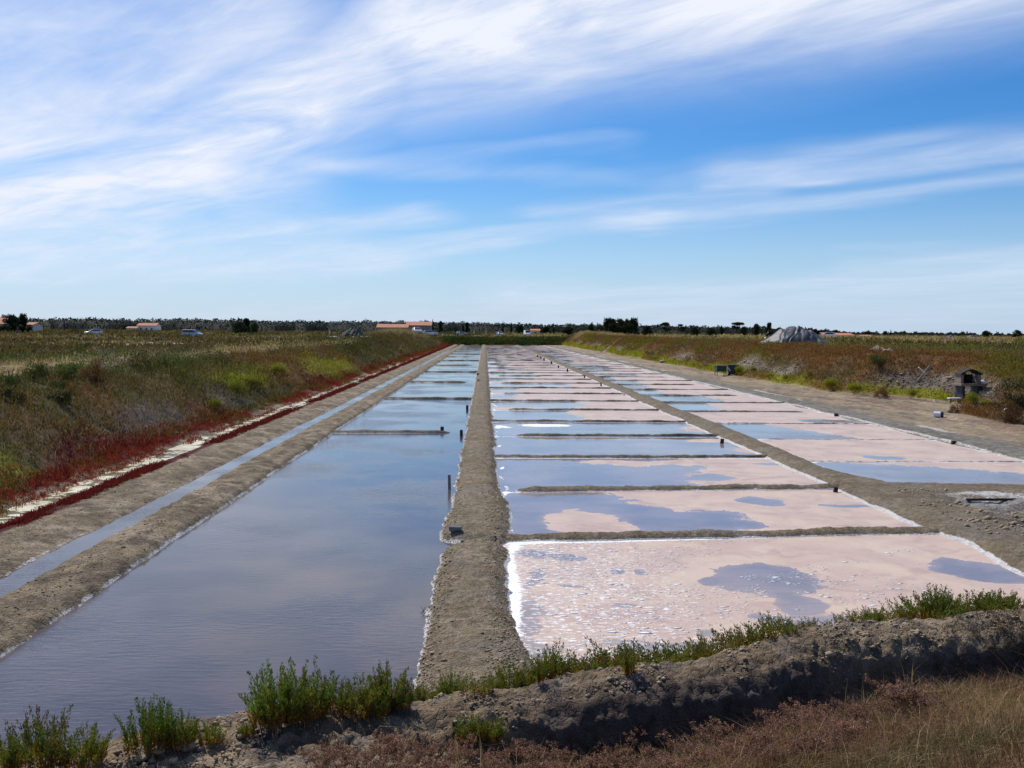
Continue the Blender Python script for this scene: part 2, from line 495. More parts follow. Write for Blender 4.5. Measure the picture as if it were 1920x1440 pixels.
M['soot'] = simple('sooty_concrete', (0.03, 0.026, 0.025), 0.95, 0.05)
M['red'] = simple('faded_red', (0.30, 0.09, 0.08), 0.6, 0.25, 0.2)

def mat_roof():
    m, n = new_mat('clay_tile')
    P = n.n('ShaderNodeTexCoord').outputs['Object']
    a = n.noise(P, 0.9, 5, 0.65); b = n.noise(P, 7.0, 3, 0.6)
    c = n.mix(n.step(a, 0.3, 0.7), (0.44, 0.17, 0.09), (0.58, 0.27, 0.16))
    c = n.mix(n.m('MULTIPLY', n.step(b, 0.4, 0.7), 0.4), c, (0.36, 0.20, 0.13))
    out_surface(n, principled(n, c, 0.85, 0.15, bump(n, b, 0.04, 0.5)))
    return m
M['roof'] = mat_roof()

def mat_tarp(name, ca, cb, rough):
    m, n = new_mat(name)
    P = n.n('ShaderNodeTexCoord').outputs['Object']
    a = n.noise(P, 0.9, 4, 0.6); b = n.noise(P, 5.0, 4, 0.6, 1.0)
    c = n.mix(n.step(a, 0.35, 0.65), ca, cb)
    out_surface(n, principled(n, c, rough, 0.4 if rough < .6 else .12, bump(n, b, 0.03, 0.35)))
    return m
M['tarp'] = mat_tarp('black_plastic_sheet', (0.030, 0.031, 0.036), (0.070, 0.072, 0.080), 0.56)
M['tarp_green'] = mat_tarp('dark_green_sheet', (0.018, 0.030, 0.028), (0.028, 0.043, 0.040), 0.70)

# ------------------------------------------------------------------ the lie of the land
LX = [-60, 5.30, 5.52, 5.66, 6.05, 6.60, 6.78, 6.92, 7.20, 7.36, 7.65, 8.20, 8.65, 9.05, 9.20, 9.85, 10.05, 10.9, 12.0, 13.4, 14.8, 16.5, 20.0, 2000]
LZ = [-.25, -.25, -.04, 0.11, 0.19, 0.13, -.03, -.10, -.10, 0.01, 0.10, 0.17, 0.15, 0.05, -.03, -.03, 0.07, 0.24, 0.95, 1.62, 1.98, 2.08, 2.08, 2.08]
RU = [-3000, -6.0, -5.3, -5.05, -4.6, -3.0, -0.8, -0.4, 0.0, 0.5, 1.5, 3.0, 4.5, 7.0, 2000]
RZ = [-.25, -.25, -.04, 0.08, 0.13, 0.10, 0.12, 0.08, 0.16, 0.38, 1.10, 2.10, 2.55, 2.48, 2.42]

def rbase(Y):
    return np.interp(Y, [0, 34, 40, 46, 47.5, 57, 61, 70, 400], [23.5, 23.0, 21.6, 22.2, 25.4, 25.0, 22.0, 21.6, 21.5])

def plateau(X, Y):
    z = np.where(X < 0, 0.0028, 0.0004) * np.clip(Y - 45, 0, 150) * sst(10, 20, np.abs(X))
    z = z + 0.16 * fbm(X * 0.045, Y * 0.03, 31, 3) + 0.10 * fbm(X * 0.2, Y * 0.15, 33, 3)
    return z

MOUNDS = []
for px, py, Y, sx, sy, hgt in ((700, 640, 190, 6, 9, .55), (745, 632, 208, 5.5, 12, 1.15), (806, 634, 222, 4.5, 10, 1.0), (835, 634, 250, 5, 10, .5),
                               (1070, 632, 262, 8, 9, .7), (1130, 630, 252, 9, 10, .75), (1000, 640, 290, 14, 8, .1)):
    p = far(px, py, Y)
    MOUNDS.append((p[0], Y, sx, sy, hgt))

def mnd(X, Y):
    z = 0
    for mx, my, sx, sy, hh in MOUNDS: z = z + hh * np.exp(-((X - mx) / sx) ** 2 - ((Y - my) / sy) ** 2)
    return z

def hleft(X, Y):
    s = -X
    w = 0.10 * fbm(Y * 0.22, 1.3, 3, 3) + 0.035 * fbm(Y * 1.7, X * 0.6, 5, 3)
    w2 = 0.25 * fbm(Y * 0.12, 4.1, 8, 3)
    wb = 0.7 * fbm(Y * 0.06, 7.7, 9, 3)
    t = s + w * (s < 7) + np.where(s >= 7, w * (1 - sst(7, 9, s)) + w2 * 0.35 * sst(8, 9.5, s) + wb * sst(10.5, 13, s), 0)
    z = np.interp(t, LX, LZ)
    bank = sst(10.4, 12.5, s)
    f1, f2, _ = worley(X * 2.2, Y * 1.6, 4)
    z = z + (1 - bank) * (0.022 * fbm(X * 4, Y * 4, 12, 4) + 0.03 * (0.45 - f1) * sst(-.02, .1, z))
    z = z + bank * (0.16 * fbm(X * 0.7, Y * 0.6, 14, 4) + 0.05 * fbm(X * 3, Y * 3, 15, 3))
    return z + plateau(X, Y) * sst(11, 15, s) + mnd(X, Y) * sst(11, 13.5, s)

def hright(X, Y):
    b = rbase(Y) + 0.35 * fbm(Y * 0.15, 2.2, 41, 3)
    u = X - b
    pathw = 21.5
    # the pan edge stays at 16.3 whatever the bank does
    z_in = np.interp(X + 0.10 * fbm(Y * 0.3, 9.1, 43, 3), [16.0, 16.25, 16.45, 17.0, 18.4, 20.1, 20.5, 20.8, 21.2], [-.25, -.04, .09, .14, .10, .14, .10, .16, .18])
    ridge = 0.03 * fbm(X * 3.0, Y * 1.0, 44, 4)
    zb = np.interp(u, RU, RZ)
    z = np.where(u > -0.2, np.maximum(zb, z_in), z_in)
    low = sst(34, 40, Y) * (1 - sst(45.5, 47.5, Y))
    z = np.where(u > 0, z * (1 - 0.25 * low), z)
    bank = sst(0.1, 1.2, u)
    f1, f2, _ = worley(X * 1.5, Y * 1.1, 46)
    z = z + ridge + bank * (0.20 * fbm(X * 0.6, Y * 0.5, 47, 4) + 0.10 * (0.5 - f1) * bare_right(X, Y))
    return z + plateau(X, Y) * sst(2, 5, u) + mnd(X, Y) * sst(.5, 3, u)

def hdike_c(X, Y):
    nL = 0.05 * fbm(Y * 0.9, 0.3, 51, 4) + 0.03 * fbm(Y * 4.0, X * 2, 52, 3)
    nR = 0.07 * fbm(Y * 0.7, 3.3, 53, 4) + 0.03 * fbm(Y * 4.5, X * 2, 54, 3)
    Lf = -0.72 - 0.14 * np.exp(-((Y - 18.7) / 1.1) ** 2) + 0.42 * np.exp(-((Y - 17.25) / 0.30) ** 2) - 0.05 * sst(17, 12, Y)
    Rt = 0.40 + 0.16 * np.exp(-((Y - 20.6) / 2.0) ** 2) + 0.10 * np.exp(-((Y - 17.9) / 0.6) ** 2) - 0.16 * np.exp(-((Y - 17.3) / 0.25) ** 2) + 0.20 * sst(13.0, 10.5, Y)
    a = X - (Lf + nL); b = (Rt + nR) - X
    e = np.minimum(a, b)
    z = np.interp(e, [-1, -0.12, 0.0, 0.10, 0.22, 0.36, 2], [-0.3, -0.07, -0.01, 0.07, 0.145, 0.175, 0.175])
    z = z - 0.10 * np.exp(-((Y - 17.5 + 0.25 * X) / 0.16) ** 2) * sst(0.0, 0.2, e) * (X < 0.25)
    f1, f2, _ = worley(X * 6.5, Y * 6.5, 55)
    z = z + 0.032 * fbm(X * 4, Y * 4, 56, 5, .6) + 0.040 * (0.42 - f1) * sst(0.05, 0.15, z) * (0.35 + 0.9 * sst(0.25, 0.05, e))
    return z

def hmid(X, Y):
    nL = 0.10 * fbm(Y * 0.25, 0.3, 61, 3) + 0.03 * fbm(Y * 2.0, X, 62, 3)
    Lf = 8.52 + nL + 0.25 * np.exp(-((Y - 17.6) / 1.2) ** 2)
    # the near field opens to the right, the dike proper starts beyond 22.8 m
    Rt = 9.66 + 0.12 * fbm(Y * 0.25, 3.1, 63, 3) + 30 * sst(24.0, 22.2, Y) + 0.55 * np.exp(-((Y - 24.0) / 1.3) ** 2)
    e = np.minimum(X - Lf, Rt - X)
    e = np.where(Y < 23.6, np.minimum(X - Lf, np.maximum(Rt - X, (22.9 + 0.05 * fbm(X * 0.8, 1.0, 64, 3) - Y))), e)
    z = np.interp(e, [-1, -0.12, 0.0, 0.12, 0.30, 0.5, 2, 6], [-0.3, -0.08, -0.01, 0.07, 0.15, 0.17, 0.17, 0.22])
    f1, f2, _ = worley(X * 4.0, Y * 3.2, 65)
    rough = sst(9.6, 10.8, X) * sst(23.0, 21.5, Y)
    z = z + 0.016 * fbm(X * 4, Y * 4, 66, 4) + (0.018 + 0.05 * rough) * (0.42 - f1) * sst(0.02, 0.12, z) + rough * 0.08 * fbm(X * 1.2, Y * 1.2, 67, 4)
    return z

def rows(y0, y1, k, mn=0.03):
    ys = [y0]
    while ys[-1] < y1: ys.append(ys[-1] + max(mn, ys[-1] * k))
    return np.array(ys)

# ---- colours of the ground and its cover (linear albedo)
OLIVE, DKGREEN, BROWN, RUSTY = C(.090, .080, .024), C(.042, .052, .017), C(.150, .100, .050), C(.165, .080, .030)
YELGREEN, GREEN, STRAW, MAUVE = C(.260, .250, .030), C(.065, .10, .022), C(.42, .31, .18), C(.165, .125, .125)
REDS, DIRT = C(.110, .018, .016), C(.235, .20, .165)

def lerp(a, b, t): return a + (b - a) * np.asarray(t)[..., None]

def seg_d(X, Y, pts):
    d = np.full(np.shape(X), 1e9)
    for (ax, ay), (bx, by) in zip(pts[:-1], pts[1:]):
        ex, ey = bx - ax, by - ay
        t = np.clip(((X - ax) * ex + (Y - ay) * ey) / (ex * ex + ey * ey + 1e-9), 0, 1)
        d = np.minimum(d, np.hypot(X - ax - t * ex, Y - ay - t * ey))
    return d

def wp(lst, z): return [tuple(on(px, py, z)[:2]) for px, py in lst]
TRACK = wp([(-300, 720), (0, 694), (130, 690), (260, 684), (420, 671), (560, 657), (640, 650), (700, 645)], 2.15)

def cov_left(X, Y):
    s = -X
    a = fbm(X * 0.16, Y * 0.10, 71, 4); b = fbm(X * 0.35, Y * 0.22, 72, 4); c = fbm(X * 0.9, Y * 0.6, 73, 3)
    col = lerp(np.broadcast_to(OLIVE, a.shape + (3,)), BROWN, sst(-.25, .45, b))
    col = lerp(col, DKGREEN * np.array([1.25, 1.0, 1.0]), 0.7 * sst(.12, .5, a + .4 * c))
    col = lerp(col, RUSTY, 0.7 * sst(.18, .5, -a + .3 * c))
    col = lerp(col, MAUVE, 0.75 * sst(.05, .45, fbm(X * 0.3, Y * 0.2, 76, 4)) * sst(14.0, 12.0, s) * sst(10.6, 11.6, s) * sst(60, 40, Y))
    yg = sst(-.1, .3, fbm(X * .35, Y * .10, 78, 3)) * sst(13.9, 12.4, s) * sst(10.5, 11.2, s) * sst(18, 26, Y) * sst(120, 80, Y)
    col = lerp(col, YELGREEN, 0.85 * yg)
    red = sst(11.1 + 1.2 * b, 10.5 + 1.2 * b, s) * sst(-.55, -.1, c + .6 * a + .35)
    col = lerp(col, lerp(np.broadcast_to(REDS, a.shape + (3,)), C(.14, .05, .018), sst(.1, .5, c + a)), red)
    # plateau: browner, straw at the track
    pl = sst(16, 20, s)
    colp = lerp(np.broadcast_to(BROWN * .85, a.shape + (3,)), OLIVE, sst(-.3, .4, a))
    colp = lerp(colp, DKGREEN, sst(.2, .6, b) * .7)
    col = lerp(col, colp, pl)
    d = seg_d(X, Y, TRACK)
    tr = sst(4.6, 2.6, d + 1.4 * b) * sst(15, 17, s)
    col = lerp(col, lerp(np.broadcast_to(STRAW, a.shape + (3,)), C(.26, .21, .175), sst(1.6, .8, d)), tr)
    col = lerp(col, STRAW * .8, .85 * sst(.25, .8, mnd(X, Y)) * sst(11.5, 14, s))
    col = lerp(col, STRAW * .75, .5 * sst(.1, .6, fbm(X * .06, Y * .05, 79, 4)) * sst(24, 34, s))
    gr = sst(.0, .3, b) * sst(9, 6, np.hypot(X - on(30, 668, 2.5)[0], (Y - on(30, 668, 2.5)[1]) * .5))
    col = lerp(col, C(.07, .105, .022), gr)
    return col

def cov_right(X, Y):
    u = X - rbase(Y)
    a = fbm(X * 0.16, Y * 0.10, 81, 4); b = fbm(X * 0.35, Y * 0.22, 82, 4); c = fbm(X * 0.9, Y * 0.6, 83, 3)
    rust = lerp(np.broadcast_to(RUSTY * 1.1, a.shape + (3,)), BROWN, sst(-.3, .4, b))
    rust = lerp(rust, YELGREEN * .5, 0.7 * sst(.15, .5, a))
    clod = lerp(np.broadcast_to(C(.26, .215, .17), a.shape + (3,)), C(.15, .12, .10), sst(-.2, .4, c))
    col = lerp(rust, clod, bare_right(X, Y))
    yg = lerp(np.broadcast_to(YELGREEN, a.shape + (3,)), C(.20, .13, .03), sst(.0, .5, b))
    col = lerp(col, yg, sst(1.1, .7, u + .5 * b) * sst(46, 50, Y))
    up = lerp(np.broadcast_to(OLIVE * 1.3, a.shape + (3,)), BROWN, sst(-.3, .3, a))
    up = lerp(up, YELGREEN * .75, .6 * sst(.1, .5, b))
    up = lerp(up, STRAW, .8 * sst(150, 200, Y + 60 * a) * sst(500, 300, Y))
    col = lerp(col, up, sst(7, 11, u))
    return lerp(col, STRAW * .8, .85 * sst(.25, .8, mnd(X, Y)) * sst(1, 3, u))

def bare_right(X, Y):
    u = X - rbase(Y)
    b = fbm(X * 0.35, Y * 0.22, 82, 4)
    where = sst(-.12, .12, fbm(Y * .09, 3.0, 88, 3) + .35 * sst(62, 52, Y) - .35 * sst(85, 120, Y))
    return sst(.55, 1.1, u) * sst(2.5, 1.6, u + .9 * b) * where

def veg_right(X, Y):
    "how densely plants cover the right bank"
    u = X - rbase(Y)
    b = fbm(X * 0.35, Y * 0.22, 82, 4)
    return sst(-.1, .15, u) * (1 - .85 * bare_right(X, Y))

def flat(h): return np.asarray(h).ravel()

def mk_left():
    ys = rows(6.0, 300.0, 0.0042, 0.035)
    xs = -np.concatenate([np.arange(5.3, 10.6, 0.045), np.arange(10.6, 17, 0.12), np.arange(17, 30.1, 0.5)])[::-1]
    X, Y = np.meshgrid(xs, ys)
    Z = hleft(X, Y)
    s = -X
    col = cov_left(X, Y)
    mudc = lerp(np.broadcast_to(C(.26, .205, .130), X.shape + (3,)), C(.34, .275, .19), sst(-.3, .4, fbm(X * 1.2, Y * 1.2, 21)))
    mudc = lerp(mudc, C(.16, .125, .085), .8 * sst(.0, .4, fbm(X * 3, Y * 2, 22, 4)))
    strip = sst(10.35, 10.05, s + .2 * fbm(Y * .5, X, 23, 3))
    col = lerp(col, mudc, strip)
    red2 = sst(8.48, 8.62, s + .12 * fbm(Y * .6, X, 24, 3)) * sst(9.2, 9.05, s)
    col = lerp(col, REDS * .75, red2)
    rim = 1.2 * np.exp(-((Z - 0.012) / 0.02) ** 2) * ((s < 6.2) | ((s > 7.2) & (s < 7.9))) * (.30 + .28 * fbm(X * .7, Y * .5, 25, 3))
    rim = np.where(s < 6.2, rim * 1.4 + (.40 + .3 * fbm(X * 1.5, Y * .8, 27, 3)) * sst(.10, .02, Z), rim)
    rim = rim + 0.30 * sst(8.95, 9.1, s) * sst(10.4, 10.1, s)
    me = grid('left_bank', X, Y, Z, M['ground'], dict(col=col, salt=rim))
    link('left_bank', me, kind='structure')
mk_left()

def mk_right():
    ys = rows(22.0, 300.0, 0.0045, 0.06)
    xs = np.concatenate([np.arange(16.0, 27.5, 0.10), np.arange(27.5, 46.1, 0.45)])
    X, Y = np.meshgrid(xs, ys)
    Z = hright(X, Y)
    u = X - rbase(Y)
    path = lerp(np.broadcast_to(C(.38, .295, .195), X.shape + (3,)), C(.29, .235, .155), sst(-.3, .4, fbm(X * 1.0, Y * .25, 26)))
    path = lerp(path, C(.20, .20, .175), sst(18.0, 17.3, X + .5 * fbm(Y * .3, X, 29, 3)) * .8)
    path = lerp(path, C(.15, .12, .10), .6 * sst(.25, .5, fbm(X * 1.8, Y * .6, 27)))
    path = lerp(path, C(.20, .12, .085), .6 * sst(20.0, 20.8, X) * sst(.0, .4, fbm(X, Y * .2, 28)))
    col = lerp(path, cov_right(X, Y), sst(-.25, .15, u))
    salt = np.exp(-((X - 16.36) / .09) ** 2) * .8
    salt = salt + .62 * sst(.1, .5, fbm(X * .5, Y * .16, 30, 4)) * np.exp(-((X - 17.6) / .5) ** 2)
    salt = salt + .5 * np.exp(-((X - 20.45) / .10) ** 2) * sst(.0, .3, fbm(Y * .2, 1, 34, 3))
    me = grid('right_bank', X, Y, Z, M['ground'], dict(col=col, salt=salt))
    link('right_bank', me, kind='structure')
mk_right()

def dike_attrs(X, Y, Z, base=0.0):
    salt = np.exp(-((Z - 0.010) / 0.022) ** 2) * (0.55 + 0.3 * fbm(X * 1.5, Y * 1.1, 91, 3))
    return salt

def mk_central():
    ys = rows(9.0, 276.0, 0.0030, 0.02)
    xs = np.concatenate([np.arange(-1.15, 0.95, 0.024)])
    X, Y = np.meshgrid(xs, ys)
    Z = hdike_c(X, Y)
    n = fbm(X * 1.5, Y * 1.1, 92, 3)
    salt = np.where(X < -0.1, .58 * sst(.10, .02, Z - .02 * n), (.78 + .5 * n) * sst(.075, .02, Z - .03 * n))
    damp = .55 * sst(.1, .6, fbm(X * 4, Y * 3.5, 93, 4)) * sst(.05, .3, X) * sst(.02, .07, Z)
    link('central_dike', grid('central_dike', X, Y, Z, M['mud'], dict(salt=salt, damp=damp)), kind='structure')
mk_central()

def mk_mid():
    for nm, xs, ys in (('mud_flat', np.arange(8.1, 26.0, 0.05), rows(11.0, 24.2, 0.0036, 0.04)),
                       ('middle_dike', np.arange(8.0, 10.6, 0.04), rows(24.2, 277.0, 0.0036, 0.04))):
        X, Y = np.meshgrid(xs, ys)
        Z = hmid(X, Y)
        n = fbm(X * 1.2, Y * 1.2, 94, 3)
        salt = sst(.07, .02, Z - .02 * n) * np.where(X < 9.0, 1.15, .75)
        rough = sst(9.6, 10.6, X) * sst(22.9, 22.3, Y)
        salt = salt + rough * (.30 + .45 * fbm(X * .5, Y * 1.0, 95, 4))
        damp = rough * .85 * sst(-.05, .35, fbm(X * 1.1, Y * 1.6, 96, 4)) + .2
        link(nm, grid(nm, X, Y, Z, M['mud'], dict(salt=salt, damp=damp)), kind='structure')
mk_mid()

# ---- small cross dikes between the pans
MIDY = [17.85, 23.4, 29.7, 35.8, 41.6, 47.8, 54.0, 60.4, 66.5, 72.8, 78.8, 85.0]
while MIDY[-1] < 264: MIDY.append(MIDY[-1] + 6.1)
RIGHTY = [28.9, 35.0, 41.1, 47.2, 53.3, 59.4]
while RIGHTY[-1] < 264: RIGHTY.append(RIGHTY[-1] + 6.1)
LEFTY = [36.8, 55.4, 73.6, 92.2, 110.3, 128.5, 147.0, 165.0, 184.0, 202.0, 221.0, 240.0, 258.0]
SLANT = [.85, .65, .15, .1, 0, .1]

def cross(x0, x1, y0, slant, w, h, seed, saltamt=1.0, round0=True, round1=False):
    ds = max(0.045, y0 * 0.0032)
    xs = np.arange(x0, x1 + ds, ds)
    t = np.linspace(-1, 1, 15 if y0 < 45 else 9)
    X, T = np.meshgrid(xs, t, indexing='ij')
    f = (X - x0) / (x1 - x0)
    half = w / 2 * (1 + .25 * fbm(X * .9, 3.3, seed, 3))
    end = np.ones_like(X)
    if round0: end = end * np.sqrt(np.clip((X - x0) / 0.5, 0, 1))
    if round1: end = end * np.sqrt(np.clip((x1 - X) / 0.5, 0, 1))
    half = half * (0.25 + 0.75 * end) * (1 - .35 * sst(.15, 1.0, f) * (y0 > 25))
    Y = y0 + slant * f + T * half + .05 * fbm(X * .8, 9.9, seed + 3, 3) * (y0 < 60) * 1.5
    hh = h * end * (.75 + .35 * fbm(X * 1.1, 5.5, seed + 7, 3))
    Z = -0.04 + (hh + 0.05) * (1 - np.abs(T) ** 2.4)
    f1, f2, _ = worley(X * 8, Y * 8, seed)
    Z = Z + (0.012 * fbm(X * 7, Y * 7, seed + 5, 3) + 0.030 * (.4 - f1)) * (1 - T ** 2)
    n = fbm(X * 2.0, Y * 2.0, seed + 11, 3)
    salt = saltamt * sst(.035, .008, Z - .012 * n) * 1.1
    damp = .45 * sst(-.1, .5, fbm(X * 5, Y * 5, seed + 13, 3)) * sst(0, .05, Z)
    return grid('cross_dike', X, Y, Z, M['mud'], dict(salt=salt, damp=damp))

GAPMID = {1, 3, 5, 7, 9, 11, 13, 15, 17}
for i, y0 in enumerate(MIDY):
    x0 = 0.42 if i not in GAPMID else 0.85 + (0.25 if i > 2 else -.1)
    sl_ = SLANT[i] if i < len(SLANT) else 0.05
    me = cross(x0 - (.1 if i not in GAPMID else 0), 8.65 + (.5 if i < 2 else 0), y0, sl_, .56 if i < 2 else .38, .115 if i < 2 else .10, 200 + i * 7, 1.2, i in GAPMID)
    link('cross_dike', me, kind='structure')
for i, y0 in enumerate(RIGHTY):
    thin = i < 3
    x1 = 16.5 if thin else 16.45 - (1.0 if i % 2 else 0.1)
    me = cross(9.5, x1, y0, 0.15, .16 if thin else .30, .018 if i < 2 else (.045 if thin else .08), 500 + i * 7, 1.5 if thin else 1.0, False, i % 2 == 1)
    link('cross_dike', me, kind='structure')
for i, y0 in enumerate(LEFTY):
    gap = i % 2 == 0
    me = cross(-5.75, -0.95 - (.45 if gap else -.25) - (.0 if i else -.1), y0, .1, .62 if gap else .42, .11, 800 + i * 7, .9, False, gap)
    link('cross_dike', me, kind='structure')
    if i == 3: pass

# ---- water
def ell(px, py, rx, ry, X, Y, k=1.0):
    "an ellipse drawn where the photograph shows it, turned into a patch on the pan floor (signed, 1 inside)"
    c = on(px, py); a = on(px + rx, py); b = on(px, py - ry); b2 = on(px, py + ry)
    X = X + .34 * fbm(X * .9, Y * 1.1, 301, 4) ; Y = Y + .34 * fbm(X * .9, Y * .9, 305, 4)
    ax = abs(a[0] - c[0]); ay = (b[1] - b2[1]) / 2
    return k * (1 - np.hypot((X - c[0]) / ax, (Y - c[1]) / ay)) 

def mk_water():
    # middle pans
    ys = rows(8.6, 277.0, 0.0042, 0.035)
    xs = np.arange(0.2, 9.0, 0.05)
    X, Y = np.meshgrid(xs, ys)
    idx = np.searchsorted(np.array(MIDY), Y - .05 * X)
    rnd = _h(idx, idx * 0, 77)
    edge_x = np.choose(np.clip(idx, 0, 6), [X * 0, X * 0, X * 0 + 4.1, X * 0 + 8.0, X * 0 + 8.4, X * 0 + 4.2, X * 0 + 4.6])
    edge_x = np.where(idx > 6, 1.6 + 3.4 * rnd, edge_x)
    edge_x = np.where(idx % 5 == 4, edge_x + 2.0, edge_x)
    n = fbm(X * .35, Y * .25, 101, 4)
    crust = (X - edge_x) * .45 + .35 * n
    far_thin = np.exp(-((np.abs(((Y + 3.0) / 6.1) % 1 - .5)) / .12) ** 2)
    # nearest pan
    c0 = .55 + .10 * n
    holes = [(1440, 1083, 88, 34, 1.5), (1500, 1132, 62, 20, 1.2), (1560, 1165, 75, 13, 1.0), (1370, 1090, 40, 9, 1.1), (1080, 1052, 32, 7, 1.2), (1170, 1070, 18, 5, 1.1),
             (1215, 1070, 15, 5, 1.0), (1450, 1162, 70, 15, .95), (1560, 1180, 120, 12, .95), (1260, 1212, 160, 12, .9), (1800, 1062, 66, 13, 1.2), (1880, 1082, 60, 14, 1.2), (985, 1165, 26, 38, 1.0), (990, 1215, 40, 18, .9),
             (1090, 1100, 30, 4, .8), (1020, 1085, 14, 26, .8), (1190, 1140, 26, 6, .8), (1300, 1185, 22, 6, .85), (1010, 1045, 45, 8, .9)]
    for px, py, rx, ry, k in holes: c0 = np.minimum(c0, -ell(px, py, rx, ry, X, Y, k) + .02)
    # second pan
    c1 = (X - (3.3 + (22.5 - Y) * .50)) * .40 + .3 * n
    c1 = np.maximum(c1, ell(1105, 978, 72, 24, X, Y, 1.2)); c1 = np.maximum(c1, ell(1060, 990, 40, 10, X, Y, 1.2)); c1 = np.maximum(c1, ell(1170, 985, 45, 10, X, Y, 1.0))
    c1 = np.maximum(c1, ell(1340, 942, 170, 10, X, Y, .9)); c1 = np.maximum(c1, ell(1520, 960, 90, 16, X, Y, 1.0))
    c1 = np.minimum(c1, -ell(1440, 941, 32, 9, X, Y, 1.2)); c1 = np.minimum(c1, -ell(1330, 975, 100, 19, X, Y, .9)); c1 = np.minimum(c1, -ell(1600, 952, 60, 4, X, Y, .8))
    # third
    c2 = (X - 5.7) * .40 + .35 * n
    c2 = np.maximum(c2, ell(1230, 868, 150, 5, X, Y, .9)); c2 = np.minimum(c2, -ell(1330, 893, 50, 7, X, Y, .9))
    c2 = np.minimum(c2, -ell(1470, 871, 40, 3, X, Y, .9))
    c3 = -.5 + .3 * n; c3 = np.maximum(c3, ell(1340, 826, 60, 3.5, X, Y, .9)); c3 = np.maximum(c3, ell(1420, 845, 40, 5, X, Y, .7) * .5)
    c4 = -.6 + .3 * n; c4 = np.maximum(c4, ell(1330, 805, 60, 5, X, Y, .5))
    crust = np.where(idx == 0, c0, crust); crust = np.where(idx == 1, c1, crust)
    crust = np.where(idx == 2, c2, crust); crust = np.where(idx == 3, c3, crust); crust = np.where(idx == 4, c4, crust)
    crust = np.where((idx >= 6), np.maximum(crust, -.12 + .55 * far_thin * (fbm(X * .3, Y * .8, 103, 3) > -.25)), crust)
    salt = .46 * (idx == 0) * sst(7.5, 1.5, X) + .02 * (idx == 1)
    # white edges
    salt = salt + (.36 + .55 * fbm(X * 2, Y * 1.5, 106, 4)) * np.exp(-((X - .50 - .12 * fbm(Y * .5, 2, 105, 3)) / .08) ** 2) + (.25 + .4 * fbm(X * 2, Y * 1.2, 107, 3)) * np.exp(-((X - 8.55) / .08) ** 2)
    for k in range(min(9, len(MIDY))):
        yc = MIDY[k] + (SLANT[k] if k < len(SLANT) else .05) * (X - .4) / 8.2
        d = yc - Y
        salt = salt + .75 * np.exp(-((d - .24) / (.07 + .001 * Y)) ** 2)
    salt = salt + np.maximum(0, ell(1020, 797, 60, 4.5, X, Y, 1.2)) * 1.4 + np.maximum(0, ell(940, 800, 22, 5, X, Y, 1.2))
    q = (Y - (8.5 + .404 * X)) * .927
    salt = salt + .8 * sst(2.0, 1.5, q) * sst(.8, 1.5, X)
    link('water', grid('middle_pans', X, Y, X * 0.0, M['pan'], dict(crust=crust, salt=salt)), kind='structure')
    # right pans
    ys = rows(22.2, 277.0, 0.0045, 0.06)
    xs = np.arange(9.2, 16.8, 0.07)
    X, Y = np.meshgrid(xs, ys)
    idx = np.searchsorted(np.array(RIGHTY), Y - .02 * (X - 9.5))
    rnd = _h(idx, idx * 0, 78)
    n = fbm(X * .3, Y * .22, 111, 4)
    crust = (X - (10.0 + 3.5 * rnd)) * .4 + .35 * n
    p0 = (Y - 22.8) - np.interp(X, [9.5, 13, 16.0, 18], [6.6, 4.9, 2.9, 1.6])
    crust = np.where(idx == 0, p0 * .45 + .12 * n, crust)
    crust = np.where(idx == 1, .5 + .3 * n - 1.6 * np.maximum(0, ell(1660, 858, 60, 5, X, Y, 1.0)), crust)
    crust = np.where(idx == 2, np.interp(X + .9 * (Y - 38) * .4, [9.4, 12.6, 13.2, 17], [-.6, -.1, .4, .6]) + .2 * n, crust)
    crust = np.where(idx == 3, .4 + .2 * n - 1.8 * np.maximum(0, ell(1560, 790, 70, 4, X, Y, 1.2)), crust)
    crust = np.where(idx == 4, (X - 11.5) * .4 + .3 * n, crust)
    salt = .55 * np.exp(-((X - 16.25) / .12) ** 2) + .5 * np.exp(-((X - 9.72) / .10) ** 2)
    for k in range(8):
        d = RIGHTY[k] + .15 * (X - 9.5) / 7 - Y
        salt = salt + (.6 if k < 3 else .45) * np.exp(-((d - .05) / (.09 + .001 * Y)) ** 2)
    link('water', grid('right_pans', X, Y, X * 0.0, M['pan'], dict(crust=crust, salt=salt)), kind='structure')
    # large brine pan on the left, ditch and puddle strip
    ys = rows(6.0, 277.0, 0.012, 0.1)
    xs = np.linspace(-6.2, -0.35, 40)
    X, Y = np.meshgrid(xs, ys)
    crust = np.full_like(X, -1.0)
    salt = np.full_like(X, -.6)
    for k in (1, 3, 5): salt = np.maximum(salt, .75 * np.exp(-((LEFTY[k] - .30 - Y) / .22) ** 2))
    link('water', grid('left_pan', X, Y, X * 0.0, M['deep'], dict(crust=crust, salt=salt)), kind='structure')
    xs = np.linspace(-7.5, -6.7, 8)
    X, Y = np.meshgrid(xs, ys)
    link('water', grid('channel', X, Y, X * 0.0 - .004, M['channel'], dict(crust=np.full_like(X, -1.0), salt=np.full_like(X, -.8))), kind='structure')
    ys = rows(8.0, 276.0, 0.0026, 0.035)
    xs = np.linspace(-10.2, -8.9, 24)
    X, Y = np.meshgrid(xs, ys)
    crust = .10 + 1.15 * fbm(X * 2.2, Y * 3.0, 121, 5, .75)
    salt = -.16 + .75 * fbm(X * 2.5 + 2, Y * 3.2, 123, 5, .75)
    link('puddle', grid('puddle', X, Y, X * 0.0 + .012, M['algae'], dict(crust=crust, salt=salt)), kind='structure')
mk_water()

